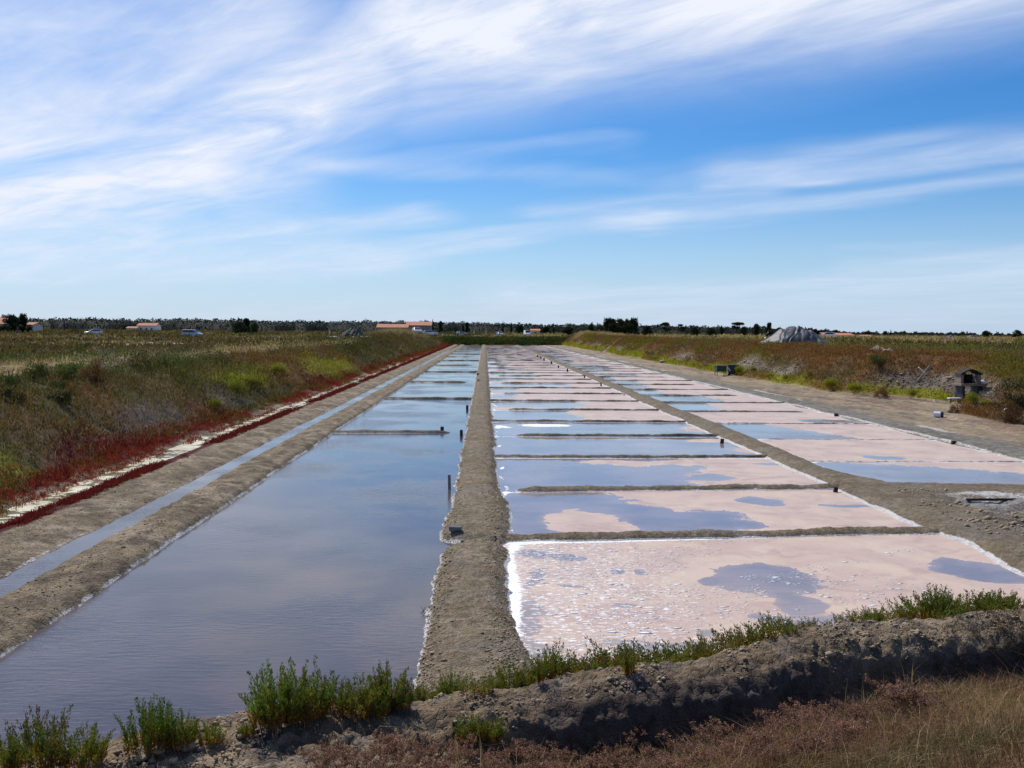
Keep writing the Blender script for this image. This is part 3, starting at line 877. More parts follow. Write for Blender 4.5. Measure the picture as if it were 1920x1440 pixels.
# ---- foreground bank
def fq(X, Y): return (Y - (8.5 + .404 * X)) * .927
def fore_h(X, Y):
    q = fq(X, Y) + .22 * fbm(X * .5, 2.0, 131, 3)
    right = sst(-1.2, 1.5, X)
    qn = [-12, -8.0, -6.0, -3.0, -2.0, -1.45, -1.15, -.95, -.62, -.50, -.35, -.12, .06, .28, .55, .95, 1.4, 1.9, 2.5, 8]
    zr = [2.3, 2.2, 2.0, 1.10, .74, .48, .22, .08, .10, .50, .62, .69, .69, .60, .44, .22, .06, -.10, -.3, -.3]
    zl = [2.3, 2.2, 2.0, 1.30, 1.0, .82, .74, .68, .66, .66, .69, .70, .67, .58, .42, .20, .04, -.12, -.3, -.3]
    z = np.interp(q, qn, zr) * right + np.interp(q, qn, zl) * (1 - right)
    dry = sst(.0, .12, z)
    f1, f2, idv = worley(X * 7.5 + .3 * fbm(X * 4, Y * 4, 3), Y * 7.5, 133)
    g1, g2, _ = worley(X * 19, Y * 19, 134)
    k1, k2, _ = worley(X * 2.6 + .4 * fbm(X * 2, Y * 2, 4), Y * 2.6, 135)
    crack = sst(.0, .10, k2 - k1)
    bankz = sst(-1.7, -1.2, q) * sst(2.2, 1.2, q)
    rel = .045 * (.45 - f1) + .018 * (.45 - g1) + .04 * (idv - .5) * sst(-.1, .3, fbm(X * .8, Y * .8, 136, 3)) - .022 * (1 - crack)
    z = z + dry * (.035 * fbm(X * 3.0, Y * 3.0, 137, 4) + .05 * fbm(X * .9, Y * .9, 138, 3)) + dry * bankz * rel * (1 + .8 * sst(-.3, -.6, q))
    return z

def mk_fore():
    xs = np.arange(-9.5, 14.0, 0.028)
    qs = np.concatenate([np.arange(-8.3, -1.7, .10), np.arange(-1.7, 1.4, .022), np.arange(1.4, 3.0, .06)])
    X, Q = np.meshgrid(xs, qs)
    Y = Q / .927 + 8.5 + .404 * X
    Z = fore_h(X, Y)
    a = fbm(X * .9, Y * .9, 141, 4); b = fbm(X * 3, Y * 3, 142, 4)
    col = lerp(np.broadcast_to(C(.235, .175, .112), X.shape + (3,)), C(.32, .25, .165), sst(-.3, .4, a))
    col = lerp(col, C(.17, .145, .125), .7 * sst(.05, .5, b))
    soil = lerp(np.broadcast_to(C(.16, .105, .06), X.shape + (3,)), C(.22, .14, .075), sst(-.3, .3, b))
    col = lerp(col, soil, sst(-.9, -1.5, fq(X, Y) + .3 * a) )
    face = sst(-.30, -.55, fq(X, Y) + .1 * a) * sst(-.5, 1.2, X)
    col = lerp(col, C(.105, .080, .065), face * sst(-2.0, -1.4, fq(X, Y)))  # shade of the near face and ditch put into the soil colour
    salt = .8 * sst(.10, .02, Z) * sst(-1, 2, X) * sst(-.2, .3, b) + .15 * (a > .4)
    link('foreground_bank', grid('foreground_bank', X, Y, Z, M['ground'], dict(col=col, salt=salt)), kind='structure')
mk_fore()

# ---- the wide marsh around
def ground_h(X, Y):
    zl = np.where(X < -11, hleft(X, Y), 2.4)
    zr = np.where(X > 23, hright(X, Y), 2.4)
    z = np.where(X < 5, zl, zr)
    return z

def total_h(X, Y):
    "height of the open land, also beyond the end of the pans"
    X = np.asarray(X, float); Y = np.asarray(Y, float)
    base = np.where(X < 5, np.where(X < -11, hleft(X, Y), -.3), np.where(X > 21.0, hright(X, Y), -.3))
    end = 1.55 + .35 * fbm(X * .08, Y * .05, 151, 3) + plateau(X, Y) * .0
    mid = np.interp(Y, [0, 274, 276.5, 281, 300, 360, 5000], [-.3, -.3, .25, 1.2, 1.6, 2.1, 2.3]) + sst(276, 282, Y) * (.25 * fbm(X * .08, Y * .05, 151, 3) + .12 * fbm(X * .3, Y * .3, 152, 3))
    t = sst(272, 300, Y)
    z = base * (1 - t) + mid * t
    z = np.where((X > -11) & (X < 22), mid, z)
    z = np.where(Y > 300, 2.2 + .25 * fbm(X * .02, Y * .02, 153, 3) + .10 * fbm(X * .12, Y * .1, 154, 3) + .25 * sst(300, 420, Y), z)
    return z + mnd(X, Y) * np.where((X > -11) & (X < 22), 1, t)

def mk_ground():
    def spread(a, b, k, mn):
        v = [a]
        while v[-1] < b: v.append(v[-1] + max(mn, v[-1] * k))
        return v
    xs = sorted([-x for x in spread(29.8, 2600, .02, .55)] + [-29.5, -20, -12, -8, -4, 0, 4, 8, 12, 16, 20, 45.3] + list(spread(45.7, 2600, .02, .55)))
    xs2 = sorted(list(set([round(float(v), 2) for v in list(np.arange(-29.4, 45.4, .6))])))
    ys = sorted(list(-np.array(spread(4, 900, .06, 2.0))) + [0, 4, 8, 12, 14, 17] + spread(20, 3200, .009, .30))
    X, Y = np.meshgrid(np.array(sorted(set(list(np.round(xs, 2)) + xs2))), np.array(ys))
    Z = total_h(X, Y)
    hide = (X > -29.6) & (X < 45.4) & (Y < 271)
    Z = np.where(hide, np.minimum(Z, 0) - .9, Z)
    Z = np.where((Y < 20) & ~hide, np.minimum(Z, 2.3), Z)
    s = np.abs(X)
    a = fbm(X * .03, Y * .02, 161, 4); b = fbm(X * .10, Y * .06, 162, 4)
    cl_ = cov_left(np.minimum(X, -20), Y)
    cr_ = cov_right(np.maximum(X, 34), Y)
    col = lerp(cl_, cr_, sst(-5, 20, X))
    endc = lerp(np.broadcast_to(C(.06, .065, .022), X.shape + (3,)), C(.10, .075, .03), sst(-.2, .4, b))
    col = lerp(col, endc, sst(-28, -15, X) * sst(46, 30, X))
    col = lerp(col, STRAW * .8, .7 * sst(.1, .5, a) * sst(250, 330, Y))
    salt = np.zeros_like(X)
    for pts, z, w in ((( (228, 636), (262, 636.5), (308, 635)), 2.75, 3.0), (((228, 656), (262, 655), (300, 654), (346, 650.5)), 2.6, .8),
                      (((330, 627), (450, 625), (600, 624)), 2.7, 5), (((70, 619.5), (160, 619)), 2.6, 8), (((490, 640), (450, 645)), 2.6, .8)):
        salt = np.maximum(salt, 1.0 * sst(w * 1.5, w * .6, seg_d(X, Y, wp(pts, z))))
    salt = np.maximum(salt, .9 * sst(2.5, 1.0, seg_d(X, Y, wp([(1620, 665), (1680, 668), (1708, 670)], 2.5)) * 2))
    link('ground', grid('ground', X, Y, Z, M['ground'], dict(col=col, salt=salt)), kind='structure')
mk_ground()
# skirts: narrow terrain mesh that carries the mounds beside the pans' far end is part of the banks

# ------------------------------------------------------------------ plants
def unit(v): return v / np.maximum(np.linalg.norm(v, axis=-1, keepdims=True), 1e-9)

def leaf_quads(P, D, L, Wd, col, seed=0):
    "diamond leaves: P base points, D directions, L lengths, Wd widths"
    rg = np.random.default_rng(seed)
    N = len(P)
    D = unit(D)
    S = unit(np.cross(D, rg.normal(size=(N, 3))))
    m = P + D * (L * .5)[:, None]
    v = np.stack([P, m + S * (Wd / 2)[:, None], P + D * L[:, None], m - S * (Wd / 2)[:, None]], 1).reshape(-1, 3)
    f = np.arange(N * 4).reshape(N, 4)
    return v, f, np.repeat(col, 4, 0)

def blades(P, H, Wd, lean, col, seed=0, tip=1.25):
    rg = np.random.default_rng(seed)
    N = len(P)
    a = rg.uniform(0, 2 * np.pi, N)
    s = np.stack([np.cos(a), np.sin(a), np.zeros(N)], 1) * (Wd / 2)[:, None]
    ln = np.concatenate([lean, np.zeros((N, 1))], 1) * H[:, None]
    up = np.zeros((N, 3)); up[:, 2] = H
    m = P + up * .55 + ln * .3
    t = P + up * (1 - .25 * np.minimum(1, np.abs(lean).sum(1)))[:, None] + ln
    v = np.stack([P - s, P + s, m + s * .8, m - s * .8, t], 1).reshape(-1, 3)
    i = np.arange(N)[:, None] * 5
    f = np.concatenate([i + [0, 1, 2], i + [0, 2, 3], i + [3, 2, 4]], 0)
    c = np.repeat(col, 5, 0).reshape(N, 5, 3)
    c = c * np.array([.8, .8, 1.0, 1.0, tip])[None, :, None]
    return v, f, c.reshape(-1, 3)

def tufts(P, r, h, col, n, lw, seed=0, aspect=.35, upb=.9):
    "small rounded bushes of leaves; r radius, h height"
    rg = np.random.default_rng(seed)
    N = len(P)
    d = rg.normal(size=(N, n, 3)); d[..., 2] = np.abs(d[..., 2]); d = unit(d)
    k = rg.uniform(.15, 1.0, (N, n, 1)) ** .6
    off = d * k * np.stack([r, r, h], 1)[:, None, :]
    pos = (P[:, None, :] + off).reshape(-1, 3)
    pos[:, 2] -= 0.02
    dr = d.reshape(-1, 3) * .8 + rg.normal(size=(N * n, 3)) * .45; dr[:, 2] += upb
    L = np.repeat(lw, n) * rg.uniform(.6, 1.4, N * n)
    cv = np.repeat(col, n, 0) * rg.uniform(.65, 1.35, (N * n, 1))
    return leaf_quads(pos, dr, L, L * aspect, cv, seed + 1)

def stuff(name, parts, mat, **kw):
    "joins lists of (verts, faces, colours); faces may be tris or quads, kept apart per call"
    vs, fs, cs, n = [], [], [], 0
    for v, f, c in parts:
        vs.append(v); fs.append(f + n); cs.append(c); n += len(v)
    me = mesh_raw(name, np.concatenate(vs), np.concatenate(fs), mat, dict(col=np.concatenate(cs)))
    return link(name, me, kind='stuff', **kw)

def pick(N, y0, y1, p, seed):
    "distances with more samples close to the camera"
    rg = np.random.default_rng(seed)
    u = rg.uniform(0, 1, N)
    a, b = y0 ** (1 - p), y1 ** (1 - p)
    return (a + u * (b - a)) ** (1 / (1 - p)), rg

def veg_banks():
    # left bank
    Y, rg = pick(15000, 12, 290, 1.25, 1)
    X = -rg.uniform(10.3, 21, len(Y)) - np.maximum(0, rg.normal(0, 2.2, len(Y)))
    Z = hleft(X, Y); col = cov_left(X, Y)
    track = seg_d(X, Y, TRACK); keep = (track > 3.8) | (X > -15.5)
    X, Y, Z, col = X[keep], Y[keep], Z[keep], col[keep]
    sc = (Y / 25) ** .45
    red = np.clip((col[:, 0] - .13) * 30, 0, 1) * (col[:, 1] < .03)
    r = RNG.uniform(.10, .30, len(X)) * sc; h = r * RNG.uniform(.8, 1.5, len(X)) * np.where(X > -11.3, .55, 1.0)
    A = tufts(np.stack([X, Y, Z], 1), r, h, col * 1.05, 17, .085 * sc, 301)
    # the big clumps along the crest and at the foot
    Y, rg = pick(1500, 16, 200, 1.2, 5)
    X = -rg.uniform(11.2, 18, len(Y))
    cl2 = fbm(X * .5, Y * .3, 171, 3) > .12
    X, Y = X[cl2], Y[cl2]
    Z = hleft(X, Y); sc = (Y / 25) ** .4
    r = RNG.uniform(.25, .6, len(X)) * sc
    B = tufts(np.stack([X, Y, Z], 1), r, r * 1.25, cov_left(X, Y) * RNG.uniform(.7, 1.2, (len(X), 1)), 42, .10 * sc, 305)
    stuff('bank_shrubbery', [A, B], M['leaf'])
    Y, rg = pick(62000, 12, 240, 1.3, 2)
    X = -rg.uniform(10.6, 24, len(Y))
    Z = hleft(X, Y); col = cov_left(X, Y)
    st = (rg.uniform(0, 1, len(Y)) < .32)[:, None]
    col = np.where(st, STRAW * rg.uniform(.35, 1.0, (len(Y), 1)), col * 1.25)
    sc = (Y / 25) ** .8
    H = rg.uniform(.16, .42, len(Y)) * (Y / 25) ** .2
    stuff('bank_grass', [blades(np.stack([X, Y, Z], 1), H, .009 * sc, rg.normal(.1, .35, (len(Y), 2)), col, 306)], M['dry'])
    # red glasswort beside the puddle strip
    Y, rg = pick(17000, 9.5, 285, 1.25, 3)
    low = rg.uniform(0, 1, len(Y)) < .5
    X = -np.where(low, rg.uniform(8.55, 9.12, len(Y)), rg.uniform(9.72, 11.3, len(Y)))
    k = fbm(X * .8, Y * .35, 172, 3) > np.where(low, -.45, -.3)
    X, Y, low = X[k], Y[k], low[k]
    Z = hleft(X, Y); sc = (Y / 20) ** .45
    base = np.where(low[:, None], C(.15, .020, .020), lerp(C(.22, .032, .020)[None], C(.15, .075, .02), sst(-.1, .5, fbm(X * .6, Y * .3, 173, 3))))
    r = RNG.uniform(.05, .13, len(X)) * sc
    stuff('red_glasswort', [tufts(np.stack([X, Y, Z], 1), r, r * 1.1, base, 18, .040 * sc, 307, .4, 1.1)], M['leaf'])
    # right bank
    Y, rg = pick(17000, 30, 290, 1.15, 4)
    X = rbase(Y) + rg.uniform(-.1, 20, len(Y)) * rg.uniform(.2, 1, len(Y))
    k = rg.uniform(0, 1, len(Y)) < veg_right(X, Y)
    X, Y = X[k], Y[k]
    Z = hright(X, Y); col = cov_right(X, Y); sc = (Y / 40) ** .45
    r = RNG.uniform(.14, .36, len(X)) * sc
    A = tufts(np.stack([X, Y, Z], 1), r, r * RNG.uniform(.8, 1.4, len(X)), col * 1.05, 17, .11 * sc, 308)
    stuff('bank_shrubbery', [A], M['leaf'])
    Y, rg = pick(42000, 32, 250, 1.2, 6)
    X = rbase(Y) + rg.uniform(0, 16, len(Y))
    k = rg.uniform(0, 1, len(Y)) < veg_right(X, Y)
    X, Y = X[k], Y[k]
    st = (RNG.uniform(0, 1, len(Y)) < .25)[:, None]
    col = np.where(st, STRAW * RNG.uniform(.35, 1.0, (len(Y), 1)), cov_right(X, Y) * 1.2)
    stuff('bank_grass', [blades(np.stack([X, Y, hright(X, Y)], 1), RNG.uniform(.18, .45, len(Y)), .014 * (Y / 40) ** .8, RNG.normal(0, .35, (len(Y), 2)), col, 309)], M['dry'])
    # marsh beyond, both sides and the end of the pans
    Y, rg = pick(16000, 45, 620, 1.1, 7)
    X = rg.uniform(-.62, .66, len(Y)) * Y
    k = ((X < -24) | (X > 40) | (Y > 277)) & (seg_d(X, Y, TRACK) > 3)
    X, Y = X[k], Y[k]
    Z = total_h(X, Y)
    col = lerp(cov_left(np.minimum(X, -20), Y), cov_right(np.maximum(X, 34), Y), sst(-5, 20, X))
    sc = (Y / 60) ** .6
    r = RNG.uniform(.25, .6, len(X)) * sc
    A = tufts(np.stack([X, Y, Z], 1), r, r * .40, col, 9, .26 * sc, 310, .45, .5)
    Xe = RNG.uniform(-13, 26, 2600); Ye = RNG.uniform(275.6, 300, 2600)
    ce = lerp(C(.045, .060, .016)[None], C(.10, .085, .022), sst(-.1, .4, fbm(Xe * .15, Ye * .15, 174, 3)))
    r = RNG.uniform(.5, 1.1, len(Xe))
    B = tufts(np.stack([Xe, Ye, total_h(Xe, Ye)], 1), r, r * .8, ce, 20, np.full(len(Xe), .40), 311, .5, .6)
    stuff('marsh_vegetation', [A, B], M['leaf'])
veg_banks()

# ---- rubble: dry clods along the dikes and banks
def clod_mesh(N, P, S, seed, squash=.7):
    "six-sided irregular lumps"
    rg = np.random.default_rng(seed)
    o = np.array([[1, .1, 0], [0, 1, 0], [-1, 0, 0], [0, -1, 0], [0, 0, 1], [0, 0, -1], [.7, .7, .5], [-.7, .6, .5]], float)
    fc = np.array([[6, 4, 0], [6, 1, 4], [7, 4, 1], [7, 2, 4], [4, 2, 3], [4, 3, 0], [6, 0, 1], [7, 1, 2], [5, 1, 0], [5, 2, 1], [5, 3, 2], [5, 0, 3]])
    v = o[None] * S[:, None, None] * rg.uniform(.6, 1.3, (N, 8, 3))
    v[..., 2] *= squash
    a = rg.uniform(0, 2 * np.pi, N)
    ca, sa = np.cos(a)[:, None], np.sin(a)[:, None]
    x = v[..., 0] * ca - v[..., 1] * sa; y = v[..., 0] * sa + v[..., 1] * ca
    v = np.stack([x, y, v[..., 2]], -1) + P[:, None, :]
    f = (fc[None] + np.arange(N)[:, None, None] * 8).reshape(-1, 3)
    return v.reshape(-1, 3), f

def rubble():
    rg = np.random.default_rng(21)
    vs, fs, n = [], [], 0
    def add(X, Y, Z, S, seed):
        nonlocal n
        v, f = clod_mesh(len(X), np.stack([X, Y, Z], 1), S, seed)
        vs.append(v); fs.append(f + n); n += len(v)
    # foreground bank
    X = rg.uniform(-6, 8, 16000); q = rg.normal(-.35, .75, 16000)
    Y = q / .927 + 8.5 + .404 * X
    k = (q > -1.4) & (q < 1.6) & ((q > -.45) | (X < .3)) & (fbm(X * 1.6, Y * 1.6, 181, 3) > -.12 + .25 * (np.abs(q + .2) < .35))
    X, Y = X[k], Y[k]
    add(X, Y, fore_h(X, Y) + .003, rg.gamma(1.6, .0055, len(X)) + .004, 1)
    # central dike sides
    Y, rg2 = pick(9000, 9.5, 120, 1.6, 22)
    side = rg2.uniform(0, 1, len(Y)) < .5
    X = np.where(side, rg2.normal(-.66, .10, len(Y)), rg2.normal(.30, .14, len(Y)))
    z = hdike_c(X, Y); k = z > .015
    add(X[k], Y[k], z[k] + .003, (rg2.gamma(1.6, .005, len(Y))[k] + .003), 2)
    # left berm
    Y, rg2 = pick(9000, 10, 150, 1.5, 23)
    X = -np.where(rg2.uniform(0, 1, len(Y)) < .5, rg2.normal(6.1, .30, len(Y)), rg2.normal(8.1, .4, len(Y)))
    z = hleft(X, Y); k = z > .015
    add(X[k], Y[k], z[k] + .003, (rg2.gamma(1.4, .004, len(Y))[k] + .003), 3)
    # rough flat on the right
    X = rg.uniform(9.2, 22, 6000); Y = rg.uniform(13, 23, 6000)
    z = hmid(X, Y); k = (z > .03) & (fbm(X * .8, Y * 1.2, 183, 3) > 0)
    add(X[k], Y[k], z[k], rg.gamma(2, .012, 6000)[k] + .01, 4)
    # bare slope of the right bank
    Y, rg2 = pick(12000, 36, 150, 1.2, 24)
    X = rbase(Y) + rg2.uniform(.2, 3.0, len(Y))
    z = hright(X, Y); k = (bare_right(X, Y) > .5) & (rg2.uniform(0, 1, len(Y)) < .5)
    add(X[k], Y[k], z[k] + .02, rg2.gamma(2.0, .022, len(Y))[k] + .015, 5)
    me = mesh_raw('rubble', np.concatenate(vs), np.concatenate(fs), M['clod'])
    link('rubble', me, kind='stuff')
    # white rafts of salt crystals on the nearest pan
    X = rg.uniform(.7, 8.2, 9000); Y = rg.uniform(10.6, 18.6, 9000)
    q = fq(X, Y)
    dens = fbm(X * 1.1, Y * 1.6, 185, 4) + .35 * sst(5.5, 2.0, X) - .25 * sst(5.0, 7.0, X)
    k = (dens > .22) & (q > 2.2) & (Y < 17.4 + .1 * X)
    X, Y = X[k], Y[k]
    S = rg.gamma(1.3, .005, len(X)) + .003
    v, f = clod_mesh(len(X), np.stack([X, Y, np.full(len(X), .001)], 1), S, 9, .14)
    v = v.reshape(-1, 8, 3); c = v.mean(1, keepdims=True)
    d = v - c; d[..., 0] *= 2.4; v = (c + d).reshape(-1, 3)
    link('salt_crystals', mesh_raw('salt_crystals', v, f, M['salt']), kind='stuff')
rubble()

def hit(px, py, q_miss=.4):
    d = ray(px, py)
    t = np.arange(3.5, 16, .02)
    P = EYE[None] + d[None] * t[:, None]
    z = fore_h(P[:, 0], P[:, 1])
    q = fq(P[:, 0], P[:, 1])
    b = np.where((P[:, 2] < z) & (q < q_miss + .3))[0]
    i = b[0] if len(b) else int(np.argmin(np.abs(q - q_miss)))
    return P[i, 0], P[i, 1], float(z[i])

ORD = ['first', 'second', 'third', 'fourth', 'fifth', 'sixth', 'seventh', 'eighth', 'ninth', 'tenth', 'eleventh', 'twelfth', 'thirteenth', 'fourteenth', 'fifteenth', 'sixteenth', 'seventeenth', 'eighteenth', 'nineteenth', 'twentieth']

def big_clods():
    rg = np.random.default_rng(31)
    spots = [(350, 1412, .10), (300, 1418, .085), (262, 1432, .08), (395, 1392, .05), (505, 1350, .10), (545, 1352, .07), (590, 1340, .05), (660, 1330, .05), (325, 1432, .05), (215, 1436, .05), (450, 1385, .05), (735, 1330, .045)]
    meshes = []
    for s in range(3):
        N = 1
        v, f = clod_mesh(1, np.zeros((1, 3)), np.ones(1), 60 + s, .7)
        me = bpy.data.meshes.new('mud_clod'); me.from_pydata([tuple(q) for q in v], [], [tuple(int(i) for i in q) for q in f]); me.materials.append(M['clod'])
        meshes.append(me)
    names = ['largest round mud clod on the bank beside the small green shrub', 'broad flat mud clod left of the largest clod on the foreground bank']
    for i, (px, py, r) in enumerate(spots):
        p = hit(px, py)
        o = link('mud_clod', meshes[i % 3])
        o.location = (p[0], p[1], float(fore_h(p[0], p[1])) + r * .35); o.scale = (r, r, r); o.rotation_euler = (0, 0, rg.uniform(0, 6))
        m = o.modifiers.new('round', 'SUBSURF'); m.levels = m.render_levels = 1
        if i < 2: tag(o, names[i], 'clod', 'loose clods on the foreground bank')
        else:
            k = sorted(q[0] for q in spots[2:]).index(px)
            tag(o, 'smaller mud clod on the near bank, %s from the left of the small ones' % ORD[k], 'clod', 'loose clods on the foreground bank')
big_clods()

# ---- foreground shrubs
def seablite(seed, H=.34, R0=.16, stems=44, green=.5, red=.0, n=80, droop=.5):
    rg = np.random.default_rng(seed)
    P, D, L, CC, MBs = [], [], [], [], MB()
    for s in range(stems):
        a = rg.uniform(0, 6.28); r = R0 * math.sqrt(rg.uniform(0, 1))
        b = np.array([math.cos(a) * r, math.sin(a) * r, 0.])
        h = H * rg.uniform(.55, 1.0) * (1 - .25 * (r / R0)) * (1.15 if rg.uniform() < .12 else 1)
        ln = b * rg.uniform(.3, 1.2) * droop * 2 + np.append(rg.normal(0, .03, 2), 0)
        tip = b + ln + np.array([0, 0, h])
        MBs.tube(b - [0, 0, .03], b * .4 + tip * .6, .0025, .0015, 4, False)
        t = np.sort(rg.uniform(.10, 1.0, n))
        pts = b[None] + (tip - b)[None] * t[:, None]
        pts[:, :2] += ln[None, :2] * .25 * np.sin(t * 3.1)[:, None] * -1
        rad = rg.normal(size=(n, 3)); rad[:, 2] *= .3
        # short side branches carry the leaves a little off the stem
        k = (rg.uniform(0, 1, n) ** 1.5 * .045 * (1.15 - t))
        pts = pts + unit(rad) * k[:, None] + np.array([0, 0, 1.])[None] * k[:, None] * .8
        d = unit(rad) * .55 + unit(tip - b)[None] * 1.1
        P.append(pts); D.append(d); L.append(rg.uniform(.010, .024, n) * (1.25 - .5 * t))
        base = lerp(C(.27, .13, .025)[None], C(.095, .150, .025) if rg.uniform() < green else C(.17, .165, .030), sst(.12, .5, t))
        base = lerp(base, C(.045, .065, .02)[None], .5 * sst(.75, 1.0, t) * (rg.uniform() < .6))
        base = lerp(base, C(.16, .06, .055)[None], red * sst(.35, .9, t) * rg.uniform(.4, 1))
        CC.append(base * rg.uniform(.75, 1.25, (n, 1)))
    P = np.concatenate(P); D = np.concatenate(D); L = np.concatenate(L); CC = np.concatenate(CC)
    v, f, c = leaf_quads(P, D, L * 1.5, L * .50, CC, seed)
    me = mesh_raw('foliage', v, f, M['leaf'], dict(col=c))
    st = bpy.data.meshes.new('stems'); st.from_pydata(MBs.v, [], MBs.f); st.materials.append(M['bark'])
    return me, st

SB = {'tall': [seablite(1, .50, .17, 52, .8, 0, 120, .35), seablite(2, .47, .16, 50, .6, .1, 120, .35)],
      'gold': [seablite(3, .42, .17, 42, .2, .1, 100, .4), seablite(4, .38, .16, 40, .3, .15, 100, .4)],
      'low': [seablite(5, .26, .15, 26, .5, .55, 50), seablite(6, .22, .14, 22, .4, .9, 45), seablite(7, .25, .15, 24, .7, .3, 50)],
      'sprig': [seablite(8, .42, .05, 8, .6, .2, 130, .3)],
      'dark': [seablite(9, .46, .17, 46, .9, .75, 100, .35)]}

def on_crest(px, q):
    d = ray(px, 1200); k = d[0] / d[1]
    Y = (q / .927 + 8.5) / (1 - .404 * k)
    return Y * k, Y, float(fore_h(Y * k, Y))

def plant(kind, vi, px, py, sc, label, group=None, z=None, sx=1.0):
    p = hit(px, py) if z is None else on_crest(px, z)
    me, st = SB[kind][vi % len(SB[kind])]
    t = thing('seablite_shrub', (p[0], p[1], float(fore_h(p[0], p[1])) - .01), label, 'shrub', group, random.uniform(0, 6.28))
    t.scale = (sc * sx, sc * sx, sc)
    link('foliage', me, t); link('stems', st, t, kind='stuff')
    return t

GS = 'green shrubs on the near mud bank'
for k, vi, px, py, sc, lab in (
        ('dark', 0, 75, 1440, 1.02, 'dark green shrub with a reddish heart at the bottom left corner'),
        ('gold', 0, 160, 1440, .82, 'low yellowish green shrub beside the reddish corner shrub'),
        ('gold', 1, 12, 1448, .75, 'low green shrub cut by the left edge of the photo'),
        ('tall', 0, 285, 1410, .92, 'bushy bright green shrub standing alone at the water, left of the round clods'),
        ('tall', 1, 340, 1402, .62, 'small green shrub leaning out from the right side of the bushy one'),
        ('gold', 0, 395, 1396, .50, 'low sparse green shrub between the round clods and the tall bright clump'),
        ('gold', 1, 462, 1380, .36, 'tiny brownish sprig on the clods left of the tall bright clump'),
        ('tall', 0, 520, 1362, 1.12, 'tall bright green shrub, left half of the biggest near clump'),
        ('tall', 1, 572, 1352, 1.0, 'tall feathery green shrub, right half of the biggest near clump'),
        ('dark', 0, 622, 1344, .78, 'narrow dark green shrub right behind the biggest clump'),
        ('gold', 0, 672, 1340, .86, 'shrub with orange foot beneath the tallest sprig'),
        ('gold', 1, 722, 1334, .95, 'wide olive shrub with long sprigs in front of the deep pan'),
        ('dark', 0, 770, 1310, .55, 'dull brownish shrub left of the foot of the central dike'),
        ('gold', 1, 805, 1300, .72, 'light green shrub at the left foot of the central dike'),
        ('tall', 1, 845, 1298, .62, 'fresh green shrub standing before the central dike'),
        ('low', 0, 890, 1302, .8, 'small reddish shrub in the middle of the central dike foot'),
        ('gold', 0, 945, 1312, .80, 'leaning green shrub at the right foot of the central dike'),
        ('gold', 1, 990, 1308, .85, 'olive green shrub just left of the pink pan corner'),
        ('gold', 0, 1035, 1310, .90, 'golden green shrub hanging over the bank top near the pan corner'),
        ('gold', 0, 700, 1345, .6, 'short golden shrub between the orange-footed shrub and the wide olive shrub'),
        ('dark', 0, 745, 1328, .62, 'dark sprawling shrub right of the wide olive shrub'),
        ('gold', 0, 880, 1395, .62, 'golden shrub growing alone on the front face of the bank, left part'),
        ('gold', 1, 925, 1392, .60, 'golden shrub growing alone on the front face of the bank, right part')):
    plant(k, vi, px, py, sc, lab, GS, .30 if 930 < px < 1060 else None)
plant('sprig', 0, 722, 1330, 1.12, 'tallest dark sprig rising over the shrubs before the deep pan', GS)
plant('sprig', 0, 1182, 1272, .92, 'single tall light sprig standing out against the pink pan', GS)
plant('sprig', 0, 1015, 1285, .62, 'short dark sprig at the white corner of the pink pan', GS)
GL = 'low reddish shrubs along the crest of the near bank'
rg = np.random.default_rng(5)
for i, x in enumerate(np.concatenate([np.arange(1055, 1470, 17), np.arange(1482, 1920, 20)])):
    yb = float(np.interp(x, [1050, 1130, 1250, 1400, 1480, 1600, 1680, 1760, 1850, 1930], [1312, 1292, 1268, 1242, 1226, 1200, 1184, 1168, 1146, 1124]))
    sc = float(np.interp(x, [1050, 1150, 1450, 1500, 1600, 1680, 1760, 1800, 1930], [1.1, 1.15, 1.05, .45, .5, 1.15, 1.5, 1.1, 1.5])) * rg.uniform(.8, 1.15)
    kind = 'low' if x < 1640 or i % 3 else 'gold'
    if kind == 'gold': sc *= .8
    ROWX = list(np.concatenate([np.arange(1055, 1470, 17), np.arange(1482, 1920, 20)]))
    marks = [(1182, 'the single light sprig on the crest'), (1330, 'the middle of the low reddish row'), (1470, 'the gap in the crest row'), (1620, 'the thin end of the crest row'), (1758, 'the upright dark green crest shrub'), (1850, 'the green crest shrub near the right edge')]
    mx, mn_ = min(marks, key=lambda q: abs(q[0] - x))
    between = sum(1 for q in ROWX if min(mx, x) < q < max(mx, x))
    lab = '%s %s shrub to the %s of %s' % (ORD[between], 'low reddish' if x < 1640 else 'taller olive', 'left' if x < mx else 'right', mn_)
    plant(kind, i, x + rg.uniform(-6, 6), yb - 14 + rg.uniform(-6, 4), sc, lab, GL, rg.uniform(.25, .75), 1.15)
plant('tall', 0, 1758, 1166, .95, 'upright dark green shrub highest in the right part of the crest row', GS, .35)
plant('tall', 1, 1850, 1146, .62, 'green shrub near the right edge on the bank crest', GS, .35)

